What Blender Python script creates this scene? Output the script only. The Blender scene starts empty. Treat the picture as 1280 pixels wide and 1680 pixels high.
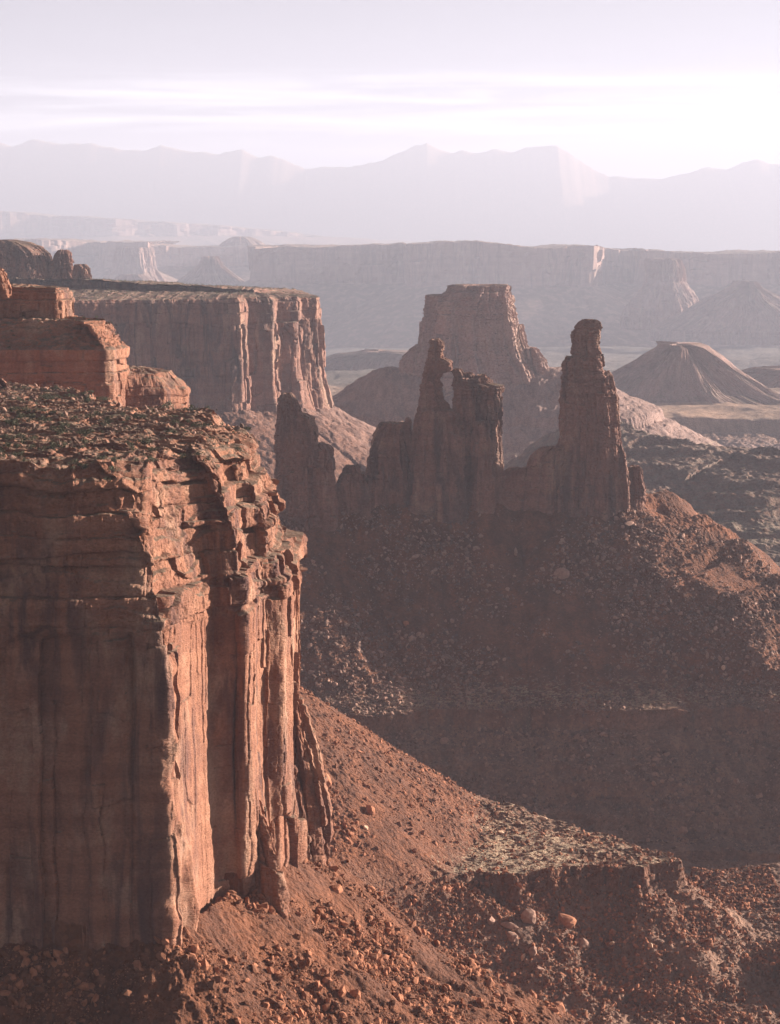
import bpy, math, random
import numpy as np
from mathutils import Vector, Matrix

# ------------------------------------------------------------------ camera, sky, sun, exposure
SC = bpy.context.scene
COL = SC.collection
F_PX, W_PX, H_PX = 3725.0, 1280.0, 1680.0        # focal length in photo pixels
PITCH = math.atan(445.0 / F_PX)                  # tilt that puts the horizon on row 395
cam_data = bpy.data.cameras.new("camera")
cam_data.sensor_fit = 'HORIZONTAL'
cam_data.sensor_width = 24.0
cam_data.lens = 24.0 * F_PX / W_PX
cam_data.clip_start = 1.0
cam_data.clip_end = 200000.0
cam = bpy.data.objects.new("camera", cam_data)
cam.location = (0, 0, 0)
cam.rotation_euler = (math.radians(90) - PITCH, 0, 0)
COL.objects.link(cam)
SC.camera = cam

SUN_EL = math.radians(12.5)
SUN_AZ = math.radians(64.0)                      # clockwise from the view direction (+Y)
SUN_DIR = Vector((math.sin(SUN_AZ) * math.cos(SUN_EL), math.cos(SUN_AZ) * math.cos(SUN_EL), math.sin(SUN_EL)))
SUN_STRENGTH = 5.0
SKY_STRENGTH = 0.053
EXPOSURE = 2.28
HAZE_DENSITY = 0.000044
HAZE_COLOR = (0.545, 0.55, 0.675, 1)
HAZE_G = 0.15

SC.view_settings.view_transform = 'Standard'
SC.view_settings.look = 'None'
SC.view_settings.exposure = EXPOSURE
SC.view_settings.gamma = 1.0
SC.cycles.use_denoising = True
SC.cycles.max_bounces = 4
SC.cycles.diffuse_bounces = 1
SC.cycles.glossy_bounces = 1
SC.cycles.transmission_bounces = 1
SC.cycles.volume_bounces = 0
SC.cycles.use_adaptive_sampling = True
SC.cycles.adaptive_threshold = 0.02

sun_data = bpy.data.lights.new("sun", 'SUN')
sun_data.energy = SUN_STRENGTH
sun_data.angle = math.radians(0.5)
sun_data.color = (1.0, 0.915, 0.80)
sun = bpy.data.objects.new("sun", sun_data)
sun.rotation_euler = SUN_DIR.to_track_quat('Z', 'Y').to_euler()
COL.objects.link(sun)

world = bpy.data.worlds.new("World")
SC.world = world
world.use_nodes = True
nt = world.node_tree
nt.nodes.clear()
w_out = nt.nodes.new('ShaderNodeOutputWorld')
w_bg = nt.nodes.new('ShaderNodeBackground')
w_sky = nt.nodes.new('ShaderNodeTexSky')
w_sky.sky_type = 'NISHITA'
w_sky.sun_disc = False
w_sky.sun_elevation = SUN_EL
w_sky.sun_rotation = SUN_AZ
w_sky.altitude = 1800
w_sky.air_density = 0.20
w_sky.dust_density = 0.45
w_sky.ozone_density = 1.0
w_bg.inputs['Strength'].default_value = SKY_STRENGTH
# thin streaky cloud high above the horizon, laid out by direction in the sky
tc = nt.nodes.new('ShaderNodeTexCoord')
mp = nt.nodes.new('ShaderNodeMapping')
mp.inputs['Scale'].default_value = (7.0, 7.0, 150.0)
cn = nt.nodes.new('ShaderNodeTexNoise')
cn.inputs['Scale'].default_value = 1.0
cn.inputs['Detail'].default_value = 6.0
cn.inputs['Roughness'].default_value = 0.6
cn.inputs['Distortion'].default_value = 0.6
cr = nt.nodes.new('ShaderNodeMapRange')
cr.inputs['From Min'].default_value = 0.42
cr.inputs['From Max'].default_value = 0.80
cr.inputs['To Max'].default_value = 0.35
sx = nt.nodes.new('ShaderNodeSeparateXYZ')
band = nt.nodes.new('ShaderNodeMapRange')        # clouds lie between about 2 and 5 degrees up
band.interpolation_type = 'SMOOTHSTEP'
band.inputs['From Min'].default_value = 0.030
band.inputs['From Max'].default_value = 0.052
band2 = nt.nodes.new('ShaderNodeMapRange')
band2.interpolation_type = 'SMOOTHSTEP'
band2.inputs['From Min'].default_value = 0.064
band2.inputs['From Max'].default_value = 0.078
band2.inputs['To Min'].default_value = 1.0
band2.inputs['To Max'].default_value = 0.0
m1 = nt.nodes.new('ShaderNodeMath'); m1.operation = 'MULTIPLY'
m2 = nt.nodes.new('ShaderNodeMath'); m2.operation = 'MULTIPLY'
tint = nt.nodes.new('ShaderNodeMix'); tint.data_type = 'RGBA'; tint.blend_type = 'MULTIPLY'
tint.inputs['Factor'].default_value = 1.0
tint.inputs['B'].default_value = (0.75, 0.695, 0.71, 1)
hs = nt.nodes.new('ShaderNodeHueSaturation'); hs.inputs['Saturation'].default_value = 0.25
cmix = nt.nodes.new('ShaderNodeMix'); cmix.data_type = 'RGBA'
cmix.inputs['B'].default_value = (15.0, 14.4, 14.4, 1)
L = nt.links.new
L(tc.outputs['Generated'], mp.inputs['Vector']); L(mp.outputs['Vector'], cn.inputs['Vector'])
L(cn.outputs['Fac'], cr.inputs['Value'])
L(tc.outputs['Generated'], sx.inputs['Vector'])
L(sx.outputs['Z'], band.inputs['Value']); L(sx.outputs['Z'], band2.inputs['Value'])
L(band.outputs['Result'], m1.inputs[0]); L(band2.outputs['Result'], m1.inputs[1])
L(m1.outputs[0], m2.inputs[0]); L(cr.outputs['Result'], m2.inputs[1])
L(w_sky.outputs['Color'], hs.inputs['Color']); L(hs.outputs['Color'], tint.inputs['A'])
L(tint.outputs['Result'], cmix.inputs['A'])
L(m2.outputs[0], cmix.inputs['Factor'])
L(cmix.outputs['Result'], w_bg.inputs['Color'])
L(w_bg.outputs['Background'], w_out.inputs['Surface'])

# ------------------------------------------------------------------ helpers
CP, SP = math.cos(PITCH), math.sin(PITCH)

def P(px, py, Y):
    """world point seen at photo pixel (px, py) at distance Y along the view"""
    u, v = (px - 640.0) / F_PX, (840.0 - py) / F_PX
    ry = CP + v * SP
    return (u / ry * Y, Y, (-SP + v * CP) / ry * Y)

def PX(px, Y, py=900):
    return P(px, py, Y)[0]

def PZ(py, Y):
    return P(640, py, Y)[2]

def tag(o, label=None, category=None, group=None, kind=None):
    if label: o['label'] = label
    if category: o['category'] = category
    if group: o['group'] = group
    if kind: o['kind'] = kind
    return o

def _h(ix, iy, iz, seed):
    h = ix * np.uint32(374761393) + iy * np.uint32(668265263) + iz * np.uint32(2246822519) + np.uint32((seed * 3266489917) & 0xffffffff)
    h ^= h >> np.uint32(15); h *= np.uint32(2246822519)
    h ^= h >> np.uint32(13); h *= np.uint32(3266489917)
    h ^= h >> np.uint32(16)
    return h.astype(np.float32) * np.float32(2.0 / 4294967296.0) - np.float32(1.0)

def _fl(a):
    f = np.floor(a)
    return f.astype(np.int64).astype(np.uint32), (a - f).astype(np.float32)

def noise2(x, y, seed=0):
    x, y = np.broadcast_arrays(np.asarray(x, dtype=np.float64), np.asarray(y, dtype=np.float64))
    ix, fx = _fl(x); iy, fy = _fl(y)
    fx = fx * fx * fx * (fx * (fx * 6 - 15) + 10); fy = fy * fy * fy * (fy * (fy * 6 - 15) + 10)
    o = np.uint32(1); z = np.uint32(7)
    a = _h(ix, iy, z, seed); b = _h(ix + o, iy, z, seed)
    c = _h(ix, iy + o, z, seed); d = _h(ix + o, iy + o, z, seed)
    a = a + (b - a) * fx; c = c + (d - c) * fx
    return a + (c - a) * fy

def noise3(x, y, z, seed=0):
    x, y, z = np.broadcast_arrays(np.asarray(x, dtype=np.float64), np.asarray(y, dtype=np.float64), np.asarray(z, dtype=np.float64))
    ix, fx = _fl(x); iy, fy = _fl(y); iz, fz = _fl(z)
    s = lambda t: t * t * (3 - 2 * t)
    fx, fy, fz = s(fx), s(fy), s(fz)
    o = np.uint32(1)
    r = []
    for k in (np.uint32(0), o):
        a = _h(ix, iy, iz + k, seed); b = _h(ix + o, iy, iz + k, seed)
        c = _h(ix, iy + o, iz + k, seed); d = _h(ix + o, iy + o, iz + k, seed)
        a = a + (b - a) * fx; c = c + (d - c) * fx
        r.append(a + (c - a) * fy)
    return r[0] + (r[1] - r[0]) * fz

def fbm2(x, y, seed=0, octv=4, gain=0.5):
    r, a, f = 0.0, 1.0, 1.0
    for k in range(octv):
        r = r + a * noise2(x * f + 17.3 * k, y * f - 9.1 * k, seed + k)
        a *= gain; f *= 2.03
    return r

def fbm3(x, y, z, seed=0, octv=3, gain=0.5):
    r, a, f = 0.0, 1.0, 1.0
    for k in range(octv):
        r = r + a * noise3(x * f + 17.3 * k, y * f - 9.1 * k, z * f + 3.7 * k, seed + k)
        a *= gain; f *= 2.03
    return r

def sstep(a, b, x):
    w = np.asarray(b - a, dtype=float)
    t = np.clip((x - a) / np.where(np.abs(w) < 1e-9, 1e-6, w), 0, 1)
    return t * t * (3 - 2 * t)

def mesh_from(name, V, faces, mat, smooth=False):
    """V (N,3), faces (M,4) or (M,3) index array"""
    me = bpy.data.meshes.new(name)
    V = np.ascontiguousarray(V, dtype=np.float32); faces = np.ascontiguousarray(faces, dtype=np.int32)
    n, k = faces.shape
    me.vertices.add(len(V)); me.vertices.foreach_set('co', V.ravel())
    me.loops.add(n * k); me.loops.foreach_set('vertex_index', faces.ravel())
    me.polygons.add(n)
    me.polygons.foreach_set('loop_start', np.arange(0, n * k, k, dtype=np.int32))
    if smooth:
        me.polygons.foreach_set('use_smooth', np.ones(n, dtype=bool))
    else:
        me.polygons.foreach_set('use_smooth', np.zeros(n, dtype=bool))
    me.update(calc_edges=True)
    if mat: me.materials.append(mat)
    return me

def link(name, me, parent=None):
    o = bpy.data.objects.new(name, me)
    COL.objects.link(o)
    if parent: o.parent = parent
    return o

def grid_faces(R, C, closed=False, off=0, flip=False):
    r = np.arange(R - 1)[:, None]
    c = np.arange(C if closed else C - 1)[None, :]
    c2 = (c + 1) % C
    a = r * C + c; b = r * C + c2; d = (r + 1) * C + c; e = (r + 1) * C + c2
    f = np.stack([a, b, e, d], -1).reshape(-1, 4) + off
    return f[:, ::-1] if flip else f

def based(name, V, faces, mat, smooth=False):
    """an object whose origin sits at the base of its geometry"""
    V = np.asarray(V, dtype=np.float64)
    base = np.array([(V[:, 0].min() + V[:, 0].max()) / 2, (V[:, 1].min() + V[:, 1].max()) / 2, V[:, 2].min()])
    o = link(name, mesh_from(name, V - base, faces, mat, smooth))
    o.location = base
    return o

# ------------------------------------------------------------------ materials
def nodes_for(name):
    m = bpy.data.materials.new(name); m.use_nodes = True
    n = m.node_tree; n.nodes.clear()
    out = n.nodes.new('ShaderNodeOutputMaterial'); b = n.nodes.new('ShaderNodeBsdfPrincipled')
    b.inputs['Roughness'].default_value = 0.95
    b.inputs['Specular IOR Level'].default_value = 0.12
    n.links.new(b.outputs['BSDF'], out.inputs['Surface'])
    geo = n.nodes.new('ShaderNodeNewGeometry')
    return m, n, b, geo

def nz(n, vec, scale, sc3=(1, 1, 1), detail=4, rough=0.55, dist=0.0):
    mp = n.nodes.new('ShaderNodeMapping'); mp.inputs['Scale'].default_value = sc3
    t = n.nodes.new('ShaderNodeTexNoise')
    t.inputs['Scale'].default_value = scale; t.inputs['Detail'].default_value = detail
    t.inputs['Roughness'].default_value = rough; t.inputs['Distortion'].default_value = dist
    n.links.new(vec, mp.inputs['Vector']); n.links.new(mp.outputs['Vector'], t.inputs['Vector'])
    return t.outputs['Fac']

def rng_(n, val, a, b, c=0.0, d=1.0):
    r = n.nodes.new('ShaderNodeMapRange'); r.interpolation_type = 'SMOOTHSTEP'
    for k, v in (('From Min', a), ('From Max', b), ('To Min', c), ('To Max', d)): r.inputs[k].default_value = v
    n.links.new(val, r.inputs['Value'])
    return r.outputs['Result']

def mixc(n, fac, A, B, mode='MIX'):
    x = n.nodes.new('ShaderNodeMix'); x.data_type = 'RGBA'; x.blend_type = mode
    if isinstance(fac, (int, float)): x.inputs['Factor'].default_value = fac
    else: n.links.new(fac, x.inputs['Factor'])
    for key, v in (('A', A), ('B', B)):
        if isinstance(v, tuple): x.inputs[key].default_value = (*v, 1)
        else: n.links.new(v, x.inputs[key])
    return x.outputs['Result']

def mul(n, a, b, op='MULTIPLY'):
    m = n.nodes.new('ShaderNodeMath'); m.operation = op
    for i, v in enumerate((a, b)):
        if isinstance(v, (int, float)): m.inputs[i].default_value = v
        else: n.links.new(v, m.inputs[i])
    return m.outputs[0]

def bump(n, b, h, dist, strength=1.0):
    k = n.nodes.new('ShaderNodeBump'); k.inputs['Distance'].default_value = dist; k.inputs['Strength'].default_value = strength
    n.links.new(h, k.inputs['Height']); n.links.new(k.outputs['Normal'], b.inputs['Normal'])

def rock_mat(name, c_main, c_alt, c_dark, s=1.0, streak=0.55, bumpd=0.5, pale=(0.54, 0.39, 0.275), soil=(0.165, 0.108, 0.076)):
    """sandstone: beds, mottling, dark varnish running down the face, pale fresh breaks"""
    m, n, b, geo = nodes_for(name)
    pos = geo.outputs['Position']
    beds = nz(n, pos, 0.22 / s, (0.06, 0.06, 1.0), 5, 0.6, 0.3)
    col = mixc(n, rng_(n, beds, 0.36, 0.66, 0, 0.7), c_main, c_alt)
    blot = nz(n, pos, 0.075 / s, (1, 1, 0.55), 5, 0.62)
    col = mixc(n, rng_(n, blot, 0.47, 0.70, 0, 0.26), col, pale)
    var = nz(n, pos, 0.13 / s, (1, 1, 0.17), 6, 0.64, 0.8)
    patch = nz(n, pos, 0.03 / s, (1, 1, 0.6), 3, 0.5)
    vf = mul(n, rng_(n, var, 0.42, 0.64), rng_(n, patch, 0.34, 0.58))
    col = mixc(n, mul(n, vf, streak), col, c_dark)
    sn = n.nodes.new('ShaderNodeSeparateXYZ'); n.links.new(geo.outputs['True Normal'], sn.inputs[0])
    up = mul(n, rng_(n, sn.outputs['Z'], 0.60, 0.88), rng_(n, nz(n, pos, 0.10 / s, (1, 1, 1), 4, 0.6), 0.36, 0.58, 0.15, 0.95))
    col = mixc(n, up, col, soil)
    fine = nz(n, pos, 1.1 / s, (1, 1, 1.6), 5, 0.65)
    col = mixc(n, 0.5, col, mixc(n, rng_(n, fine, 0.3, 0.7), (0.62, 0.60, 0.58), (1.25, 1.25, 1.25)), 'MULTIPLY')
    n.links.new(col, b.inputs['Base Color'])
    hb = nz(n, pos, 0.9 / s, (0.8, 0.8, 2.2), 6, 0.62)
    bump(n, b, hb, bumpd * s, 0.9)
    return m
# ------------------------------------------------------------------ rock walls
def cells(rng, total, wmin, wmax):
    e = [0.0]
    while e[-1] < total + wmax: e.append(e[-1] + rng.uniform(wmin, wmax))
    return np.array(e)

def jointed(s, z, rng, total, wmin, wmax, off, tilt, hmin, hmax, groove=0.0, gw=0.5, warp=0.12, seed=0):
    """outward offset of a jointed face: blocks between joints, each broken at its own levels"""
    wm = (wmin + wmax) / 2
    sw = s + warp * wm * (noise2(s / wm * 0.9, z / (1.6 * wm), seed) + 0.5 * noise2(s / wm * 2.1, z / (0.6 * wm), seed + 1))
    e = cells(rng, total + 4 * wm, wmin, wmax) - 2 * wm
    i = np.clip(np.searchsorted(e, sw) - 1, 0, len(e) - 2)
    w = e[i + 1] - e[i]; u = (sw - e[i]) / w
    N = len(e)
    ph = rng.uniform(0, 1000, N); hh = rng.uniform(hmin, hmax, N)
    zw = z + 0.10 * (hmin + hmax) / 2 * noise2(s / wm * 0.7, z / wm, seed + 2)
    zi = np.floor((zw + ph[i]) / hh[i])
    zu = (zw + ph[i]) / hh[i] - zi
    key = i.astype(np.int64).astype(np.uint32); kz = zi.astype(np.int64).astype(np.uint32)
    o1 = _h(key, kz, np.uint32(3), seed + 5)
    t1 = _h(key, kz, np.uint32(9), seed + 6)
    d = off * o1 + tilt * t1 * (u - 0.5) * w
    if groove:
        ed = np.minimum(u, 1 - u) * w
        side = key + (u > 0.5).astype(np.uint32)
        gs = np.clip(0.55 + 0.75 * _h(side, side * np.uint32(0) + np.uint32(5), np.uint32(2), seed + 8), 0, 2)
        gs = gs * np.clip(0.7 + 1.3 * noise2(side.astype(float) * 3.7, z / (3.0 * wm), seed + 9), 0, 1.6)
        d = d - groove * gs * np.exp(-(ed / (gw * (0.5 + 0.7 * gs))) ** 2)
        ez = np.minimum(zu, 1 - zu) * hh[i]
        d = d - 0.6 * groove * np.exp(-(ez / gw) ** 2)
    return d

def smooth1(a, n, closed=False):
    if n < 2: return a
    k = np.hanning(n + 2)[1:-1]; k /= k.sum()
    if closed:
        p = np.concatenate([a[-n:], a, a[:n]]); return np.convolve(p, k, 'same')[n:-n]
    p = np.concatenate([np.full(n, a[0]), a, np.full(n, a[-1])])
    return np.convolve(p, k, 'same')[n:-n]

def resample(pts, ds, corner, closed=False):
    pts = np.array(pts, dtype=float)
    if closed: pts = np.vstack([pts, pts[:1]])
    seg = np.hypot(np.diff(pts[:, 0]), np.diff(pts[:, 1])); S = np.concatenate([[0], np.cumsum(seg)])
    n = int(S[-1] / ds) + 1
    s = np.linspace(0, S[-1], n, endpoint=not closed)
    out = np.stack([np.interp(s, S, pts[:, k]) for k in range(pts.shape[1])], 1)
    kc = max(1, int(corner / ds))
    for k in range(out.shape[1]):
        out[:, k] = smooth1(out[:, k], kc, closed)
    return s, out, S[-1]

def near_seg(px, py, a, b):
    d = b - a; L2 = (d * d).sum()
    t = np.clip(((px - a[0]) * d[0] + (py - a[1]) * d[1]) / max(L2, 1e-9), 0, 1)
    qx, qy = a[0] + t * d[0], a[1] + t * d[1]
    return np.hypot(px - qx, py - qy), t, qx, qy

def near_line(px, py, line):
    line = [np.array(q[:2], float) for q in line]
    best = None; acc = 0.0
    for a, b in zip(line[:-1], line[1:]):
        d, t, qx, qy = near_seg(px, py, a, b)
        L = math.hypot(*(b - a))
        if best is None: best = [d, acc + t * L, qx, qy]
        else:
            m = d < best[0]
            best = [np.where(m, d, best[0]), np.where(m, acc + t * L, best[1]), np.where(m, qx, best[2]), np.where(m, qy, best[3])]
        acc += L
    return best

def inside(px, py, poly):
    r = np.zeros(np.shape(px), dtype=bool)
    x0, y0 = poly[-1][:2]
    for q in poly:
        x1, y1 = q[:2]
        if y1 != y0:
            c = ((y1 > py) != (y0 > py)) & (px < (x0 - x1) * (py - y1) / (y0 - y1) + x1)
            r ^= c
        x0, y0 = x1, y1
    return r

def group_parts(name, parts, mat):
    """an empty at the base of a rock and one mesh under it for each of its parts"""
    A = np.vstack([p[1] for p in parts])
    base = np.array([(A[:, 0].min() + A[:, 0].max()) / 2, (A[:, 1].min() + A[:, 1].max()) / 2, A[:, 2].min()])
    root = bpy.data.objects.new(name, None); COL.objects.link(root); root.location = base
    for nm, V, F in parts:
        link(nm, mesh_from(nm, V - base, F, mat), root)
    return root

def wall(name, mat, pts, zb, spine, ds, dz, disp, corner=3.0, nsm=8.0, closed=False, top=None, toprow=2.0, skirt=None):
    """a headland: the path of its rim (x, y, rough, setback, flare, z_top), walls down to zb, a top in to the spine"""
    s, A, total = resample(pts, ds, corner, closed)
    x, y, rough, setb, flare, zt = A.T
    kn = max(2, int(nsm / ds))
    tx = np.gradient(smooth1(x, kn, closed)); ty = np.gradient(smooth1(y, kn, closed))
    if closed:
        xs, ys = smooth1(x, kn, True), smooth1(y, kn, True)
        tx = np.roll(xs, -1) - np.roll(xs, 1); ty = np.roll(ys, -1) - np.roll(ys, 1)
    l = np.hypot(tx, ty) + 1e-9
    nx, ny = ty / l, -tx / l
    nxs, nys = smooth1(nx, kn, closed), smooth1(ny, kn, closed)
    R = int((zt.max() - zb) / dz) + 1
    v = np.linspace(0, 1, R)[:, None]
    Z = zb + v * (zt[None, :] - zb)
    S = np.broadcast_to(s[None, :], Z.shape)
    D, dzv = disp(S, Z, v, total, rough[None, :], setb[None, :], flare[None, :], x[None, :] + 0 * Z, y[None, :] + 0 * Z)
    X = x[None, :] + nxs[None, :] * D; Y = y[None, :] + nys[None, :] * D
    Z = Z + dzv
    # top: from the rim in to the closest point of the spine
    rx, ry, rz = X[-1], Y[-1], Z[-1]
    sxp = [q[0] for q in spine]; syp = [q[1] for q in spine]
    qx = np.clip(rx, min(sxp), max(sxp)); qy = np.interp(qx, sxp, syp)
    d = np.hypot(rx - qx, ry - qy)
    nt_ = max(3, int(d.max() / toprow))
    u = (np.arange(1, nt_ + 1) / nt_)[:, None] ** 1.15
    TX = rx + (qx - rx) * u; TY = ry + (qy - ry) * u
    TZ = top(TX, TY, rz[None, :] + 0 * TX, d[None, :] * u)
    V1 = np.stack([X, Y, Z], -1)
    V2 = np.stack([np.vstack([X[-1:], TX]), np.vstack([Y[-1:], TY]), np.vstack([Z[-1:], TZ])], -1)
    return group_parts(name, [('cliff_face', V1.reshape(-1, 3), grid_faces(*V1.shape[:2], closed)), ('plateau_top', V2.reshape(-1, 3), grid_faces(*V2.shape[:2], closed))], mat)

def tower(name, mat, lobes, zb_extra, res, seed, block=1.0, bed=1.0, sq=4.2, lump=0.0, parts=None):
    """a rock tower grown from lobes; each lobe lists (row, left, right) of its outline at distance Y, with a depth"""
    VV, FF, off = [], [], 0
    rng = np.random.default_rng(seed)
    for li, (Y0, depth, rows) in enumerate(lobes):
        rows = sorted(rows, key=lambda r: -r[0])
        z = np.array([PZ(r[0], Y0) for r in rows])
        xl = np.array([P(r[1], r[0], Y0)[0] for r in rows]); xr = np.array([P(r[2], r[0], Y0)[0] for r in rows])
        dpt = np.array([(r[3] if len(r) > 3 else 1.0) for r in rows])
        z0 = z[0] - zb_extra
        zz = np.arange(z0, z[-1], res); zz = np.append(zz, z[-1])
        a = (np.interp(zz, z, xr) - np.interp(zz, z, xl)) / 2; cx = (np.interp(zz, z, xr) + np.interp(zz, z, xl)) / 2
        b = np.interp(zz, z, dpt) * depth * (0.35 + 0.65 * a / a.max())
        amax = max(a.max(), b.max())
        C = int(2 * math.pi * amax * 1.1 / res)
        th = np.linspace(0, 2 * math.pi, C, endpoint=False)[None, :]
        ct, st = np.cos(th), np.sin(th)
        rr = (np.abs(ct) ** sq + np.abs(st) ** sq) ** (-1 / sq)
        Rm = (a[:, None] + b[:, None]) / 2
        Sx = th * amax + 0 * zz[:, None]; Zx = zz[:, None] + 0 * th
        tot = 2 * math.pi * amax
        D = jointed(Sx, Zx, rng, tot, 3.0 * block, 9 * block, 1.15 * block, 0.14, 14 * block, 45 * block, 0.5 * block, 0.5 * block, seed=seed + 10 * li)
        D = D + jointed(Sx, Zx, rng, tot, 1.6 * block, 4.0 * block, 0.55 * block, 0.2, 2.5 * block, 9 * block, 0.25 * block, 0.35, seed=seed + 10 * li + 3)
        bz = Zx + 0.5 * noise2(Sx / 9, Zx / 9, seed)
        lay = noise2(bz / (1.5 * bed), 0.3 + 0 * bz, seed + 4) * 0.75 + noise2(bz / (0.6 * bed), 0.7 + 0 * bz, seed + 5) * 0.45
        D = D + jointed(Sx, Zx, rng, tot, 5.0 * block, 15 * block, 1.5 * block, 0.22, 40 * block, 120 * block, 1.1 * block, 0.6 * block, 0.06, seed=seed + 10 * li + 6)
        D = D + bed * lay * (0.30 + 0.85 * sstep(-118, -104, bz))
        D = D * np.clip(Rm / (5.0 * block), 0.25, 1.0) * min(1.0, max(0.4, amax / (15.0 * block)))
        if lump: D = D + lump * fbm2(ct * 1.7 + st * 0.6 + 5 * li, st * 1.7 + Zx / (amax * 1.2), seed + 30, 4)
        shrink = np.ones_like(zz)
        hgt = zz[-1] - zz
        X = cx[:, None] + (a[:, None] + D) * rr * ct * shrink[:, None]
        Yv = Y0 + (b[:, None] + D) * rr * st * shrink[:, None]
        Zv = Zx.copy()
        n3 = fbm3(X / 2.2, Yv / 2.2, Zv / 2.2, seed + 8, 3)
        X = X + 0.5 * block * n3 * ct; Yv = Yv + 0.5 * block * n3 * st
        Zv[-1] += 0.8 * noise2(th[0] * amax / 2.5, 0 * th[0], seed + 11)
        # cap
        nt_ = max(3, int(a[-1] / (1.5 * res)))
        uc = np.linspace(0, 1, nt_ + 1)[1:, None]
        mx, my = X[-1].mean(), Yv[-1].mean()
        CX = X[-1] + (mx - X[-1]) * uc; CY = Yv[-1] + (my - Yv[-1]) * uc
        CZ = Zv[-1] * (1 - uc) + Zv[-1].mean() * uc + 0.9 * uc ** 0.5 * fbm2(CX / 3, CY / 3, seed + 20, 3)
        V = np.stack([np.vstack([X, CX]), np.vstack([Yv, CY]), np.vstack([Zv, CZ])], -1)
        FF.append(grid_faces(V.shape[0], V.shape[1], True, 0 if parts else off)); VV.append(V.reshape(-1, 3)); off += V.shape[0] * V.shape[1]
    if parts:
        seen = {}
        for nm, V, F in zip(parts, VV, FF):
            if nm in seen:
                seen[nm][1].append(F + sum(len(q) for q in seen[nm][0])); seen[nm][0].append(V)
            else: seen[nm] = ([V], [F])
        return group_parts(name, [(nm, np.vstack(v), np.vstack(f)) for nm, (v, f) in seen.items()], mat)
    return based(name, np.vstack(VV), np.vstack(FF), mat)
# ------------------------------------------------------------------ the lie of the land
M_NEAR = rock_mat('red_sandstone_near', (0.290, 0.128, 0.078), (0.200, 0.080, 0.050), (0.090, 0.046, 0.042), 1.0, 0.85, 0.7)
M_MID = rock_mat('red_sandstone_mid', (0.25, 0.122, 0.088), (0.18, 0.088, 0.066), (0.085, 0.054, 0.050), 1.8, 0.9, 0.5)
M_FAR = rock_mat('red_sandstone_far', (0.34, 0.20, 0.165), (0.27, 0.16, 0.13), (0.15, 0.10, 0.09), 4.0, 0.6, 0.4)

def xy(px, Y, *a, row=900):
    return (P(px, row, Y)[0], Y) + a

# near headland: rim path with (x, y, rough, setback, flare, z_top)
H1 = [xy(-420, 585, .75, 5, 0, -60), xy(-150, 590, .75, 5, 0, -60), xy(0, 600, .75, 5, 0, -60), xy(120, 598, .75, 6, 0, -60),
      xy(190, 602, .85, 8, 1, -60), xy(250, 602, 1.0, 15, 4, -60), xy(270, 602, 1.0, 17, 5, -60), xy(280, 606, .9, 17, 5, -60), xy(288, 614, .26, 14, 4, -60), xy(340, 644, .24, 10, 2, -61),
      xy(348, 646, .8, 11, 3, -61), xy(394, 648, .8, 12, 4, -62), xy(424, 672, .7, 14, 5, -63), xy(430, 674, .9, 15, 5, -63), xy(456, 677, .9, 16, 6, -63), xy(474, 698, .9, 16, 6, -63),
      xy(482, 716, 1.3, 16, 8, -63), xy(472, 742, 1.2, 14, 8, -62), xy(430, 775, 1, 10, 4, -61), xy(360, 808, 1, 4, 3, -60),
      xy(250, 830, 1, 3, 3, -60), xy(170, 880, 1, 3, 3, -60), xy(110, 950, 1, 3, 3, -60), xy(-200, 1010, 1, 3, 3, -60), xy(-420, 1010, 1, 3, 3, -60)]
H2 = [xy(-120, 1085, .8, 2, 0, -64), xy(100, 1085, .8, 2, 0, -64), xy(215, 1088, .9, 3, 0, -64), xy(275, 1095, 1, 9, 2, -64), xy(312, 1112, 1, 11, 3, -64),
      xy(312, 1135, 1, 9, 3, -64), xy(200, 1190, 1, 6, 3, -64), xy(-120, 1210, 1, 4, 3, -64)]
PR = [xy(-250, 2430, .9, 3, 0, -64), xy(100, 2490, .9, 3, 0, -65), xy(300, 2550, 1, 3, 0, -65), xy(398, 2570, 1.1, 4, 2, -64),
      xy(408, 2600, 1.2, 6, 4, -64), xy(448, 2610, 1.2, 6, 8, -64), xy(456, 2640, 1.2, 6, 10, -64), xy(490, 2650, 1.2, 5, 12, -65),
      xy(498, 2680, 1.2, 4, 13, -66), xy(522, 2690, 1.2, 3, 15, -67), xy(529, 2740, 1.2, 3, 15, -67), xy(500, 2860, 1, 3, 6, -62),
      xy(400, 3000, 1, 3, 3, -60), xy(150, 3250, 1, 3, 3, -54), xy(-250, 3400, 1, 3, 3, -50)]

H1A = [xy(-420, 585), xy(0, 600), xy(262, 602), xy(345, 632), xy(425, 668), xy(478, 700), xy(483, 716)]
WW_RIDGE = [xy(380, 1590), xy(455, 1600), xy(560, 1620), xy(700, 1632), xy(850, 1635), xy(960, 1632), xy(1030, 1640)]
SPUR = [xy(1045, 1640), xy(1110, 1640), xy(1180, 1620), xy(1300, 1590), xy(1420, 1560)]
FLANK = [P(960, 842, 1618), P(1040, 905, 1585), P(1120, 972, 1548), P(1200, 1040, 1510), P(1290, 1112, 1470), P(1420, 1190, 1420)]
FLANK_S = np.concatenate([[0], np.cumsum([math.hypot(q[0] - p[0], q[1] - p[1]) for p, q in zip(FLANK[:-1], FLANK[1:])])])
SPUR_S = np.concatenate([[0], np.cumsum([math.hypot(q[0] - p[0], q[1] - p[1]) for p, q in zip(SPUR[:-1], SPUR[1:])])])
SPUR_Z = [PZ(852, 1640), PZ(900, 1640), PZ(938, 1620), PZ(950, 1590), PZ(985, 1560)]
BENCH = [(-75, 1105), (-20, 1040), (-4, 1022), (18, 1018), (40, 1036), (62, 1034), (92, 1052), (120, 1050), (137, 1064), (124, 1090), (95, 1125), (66, 1165), (20, 1185), (-50, 1190), (-90, 1150)]
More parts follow.
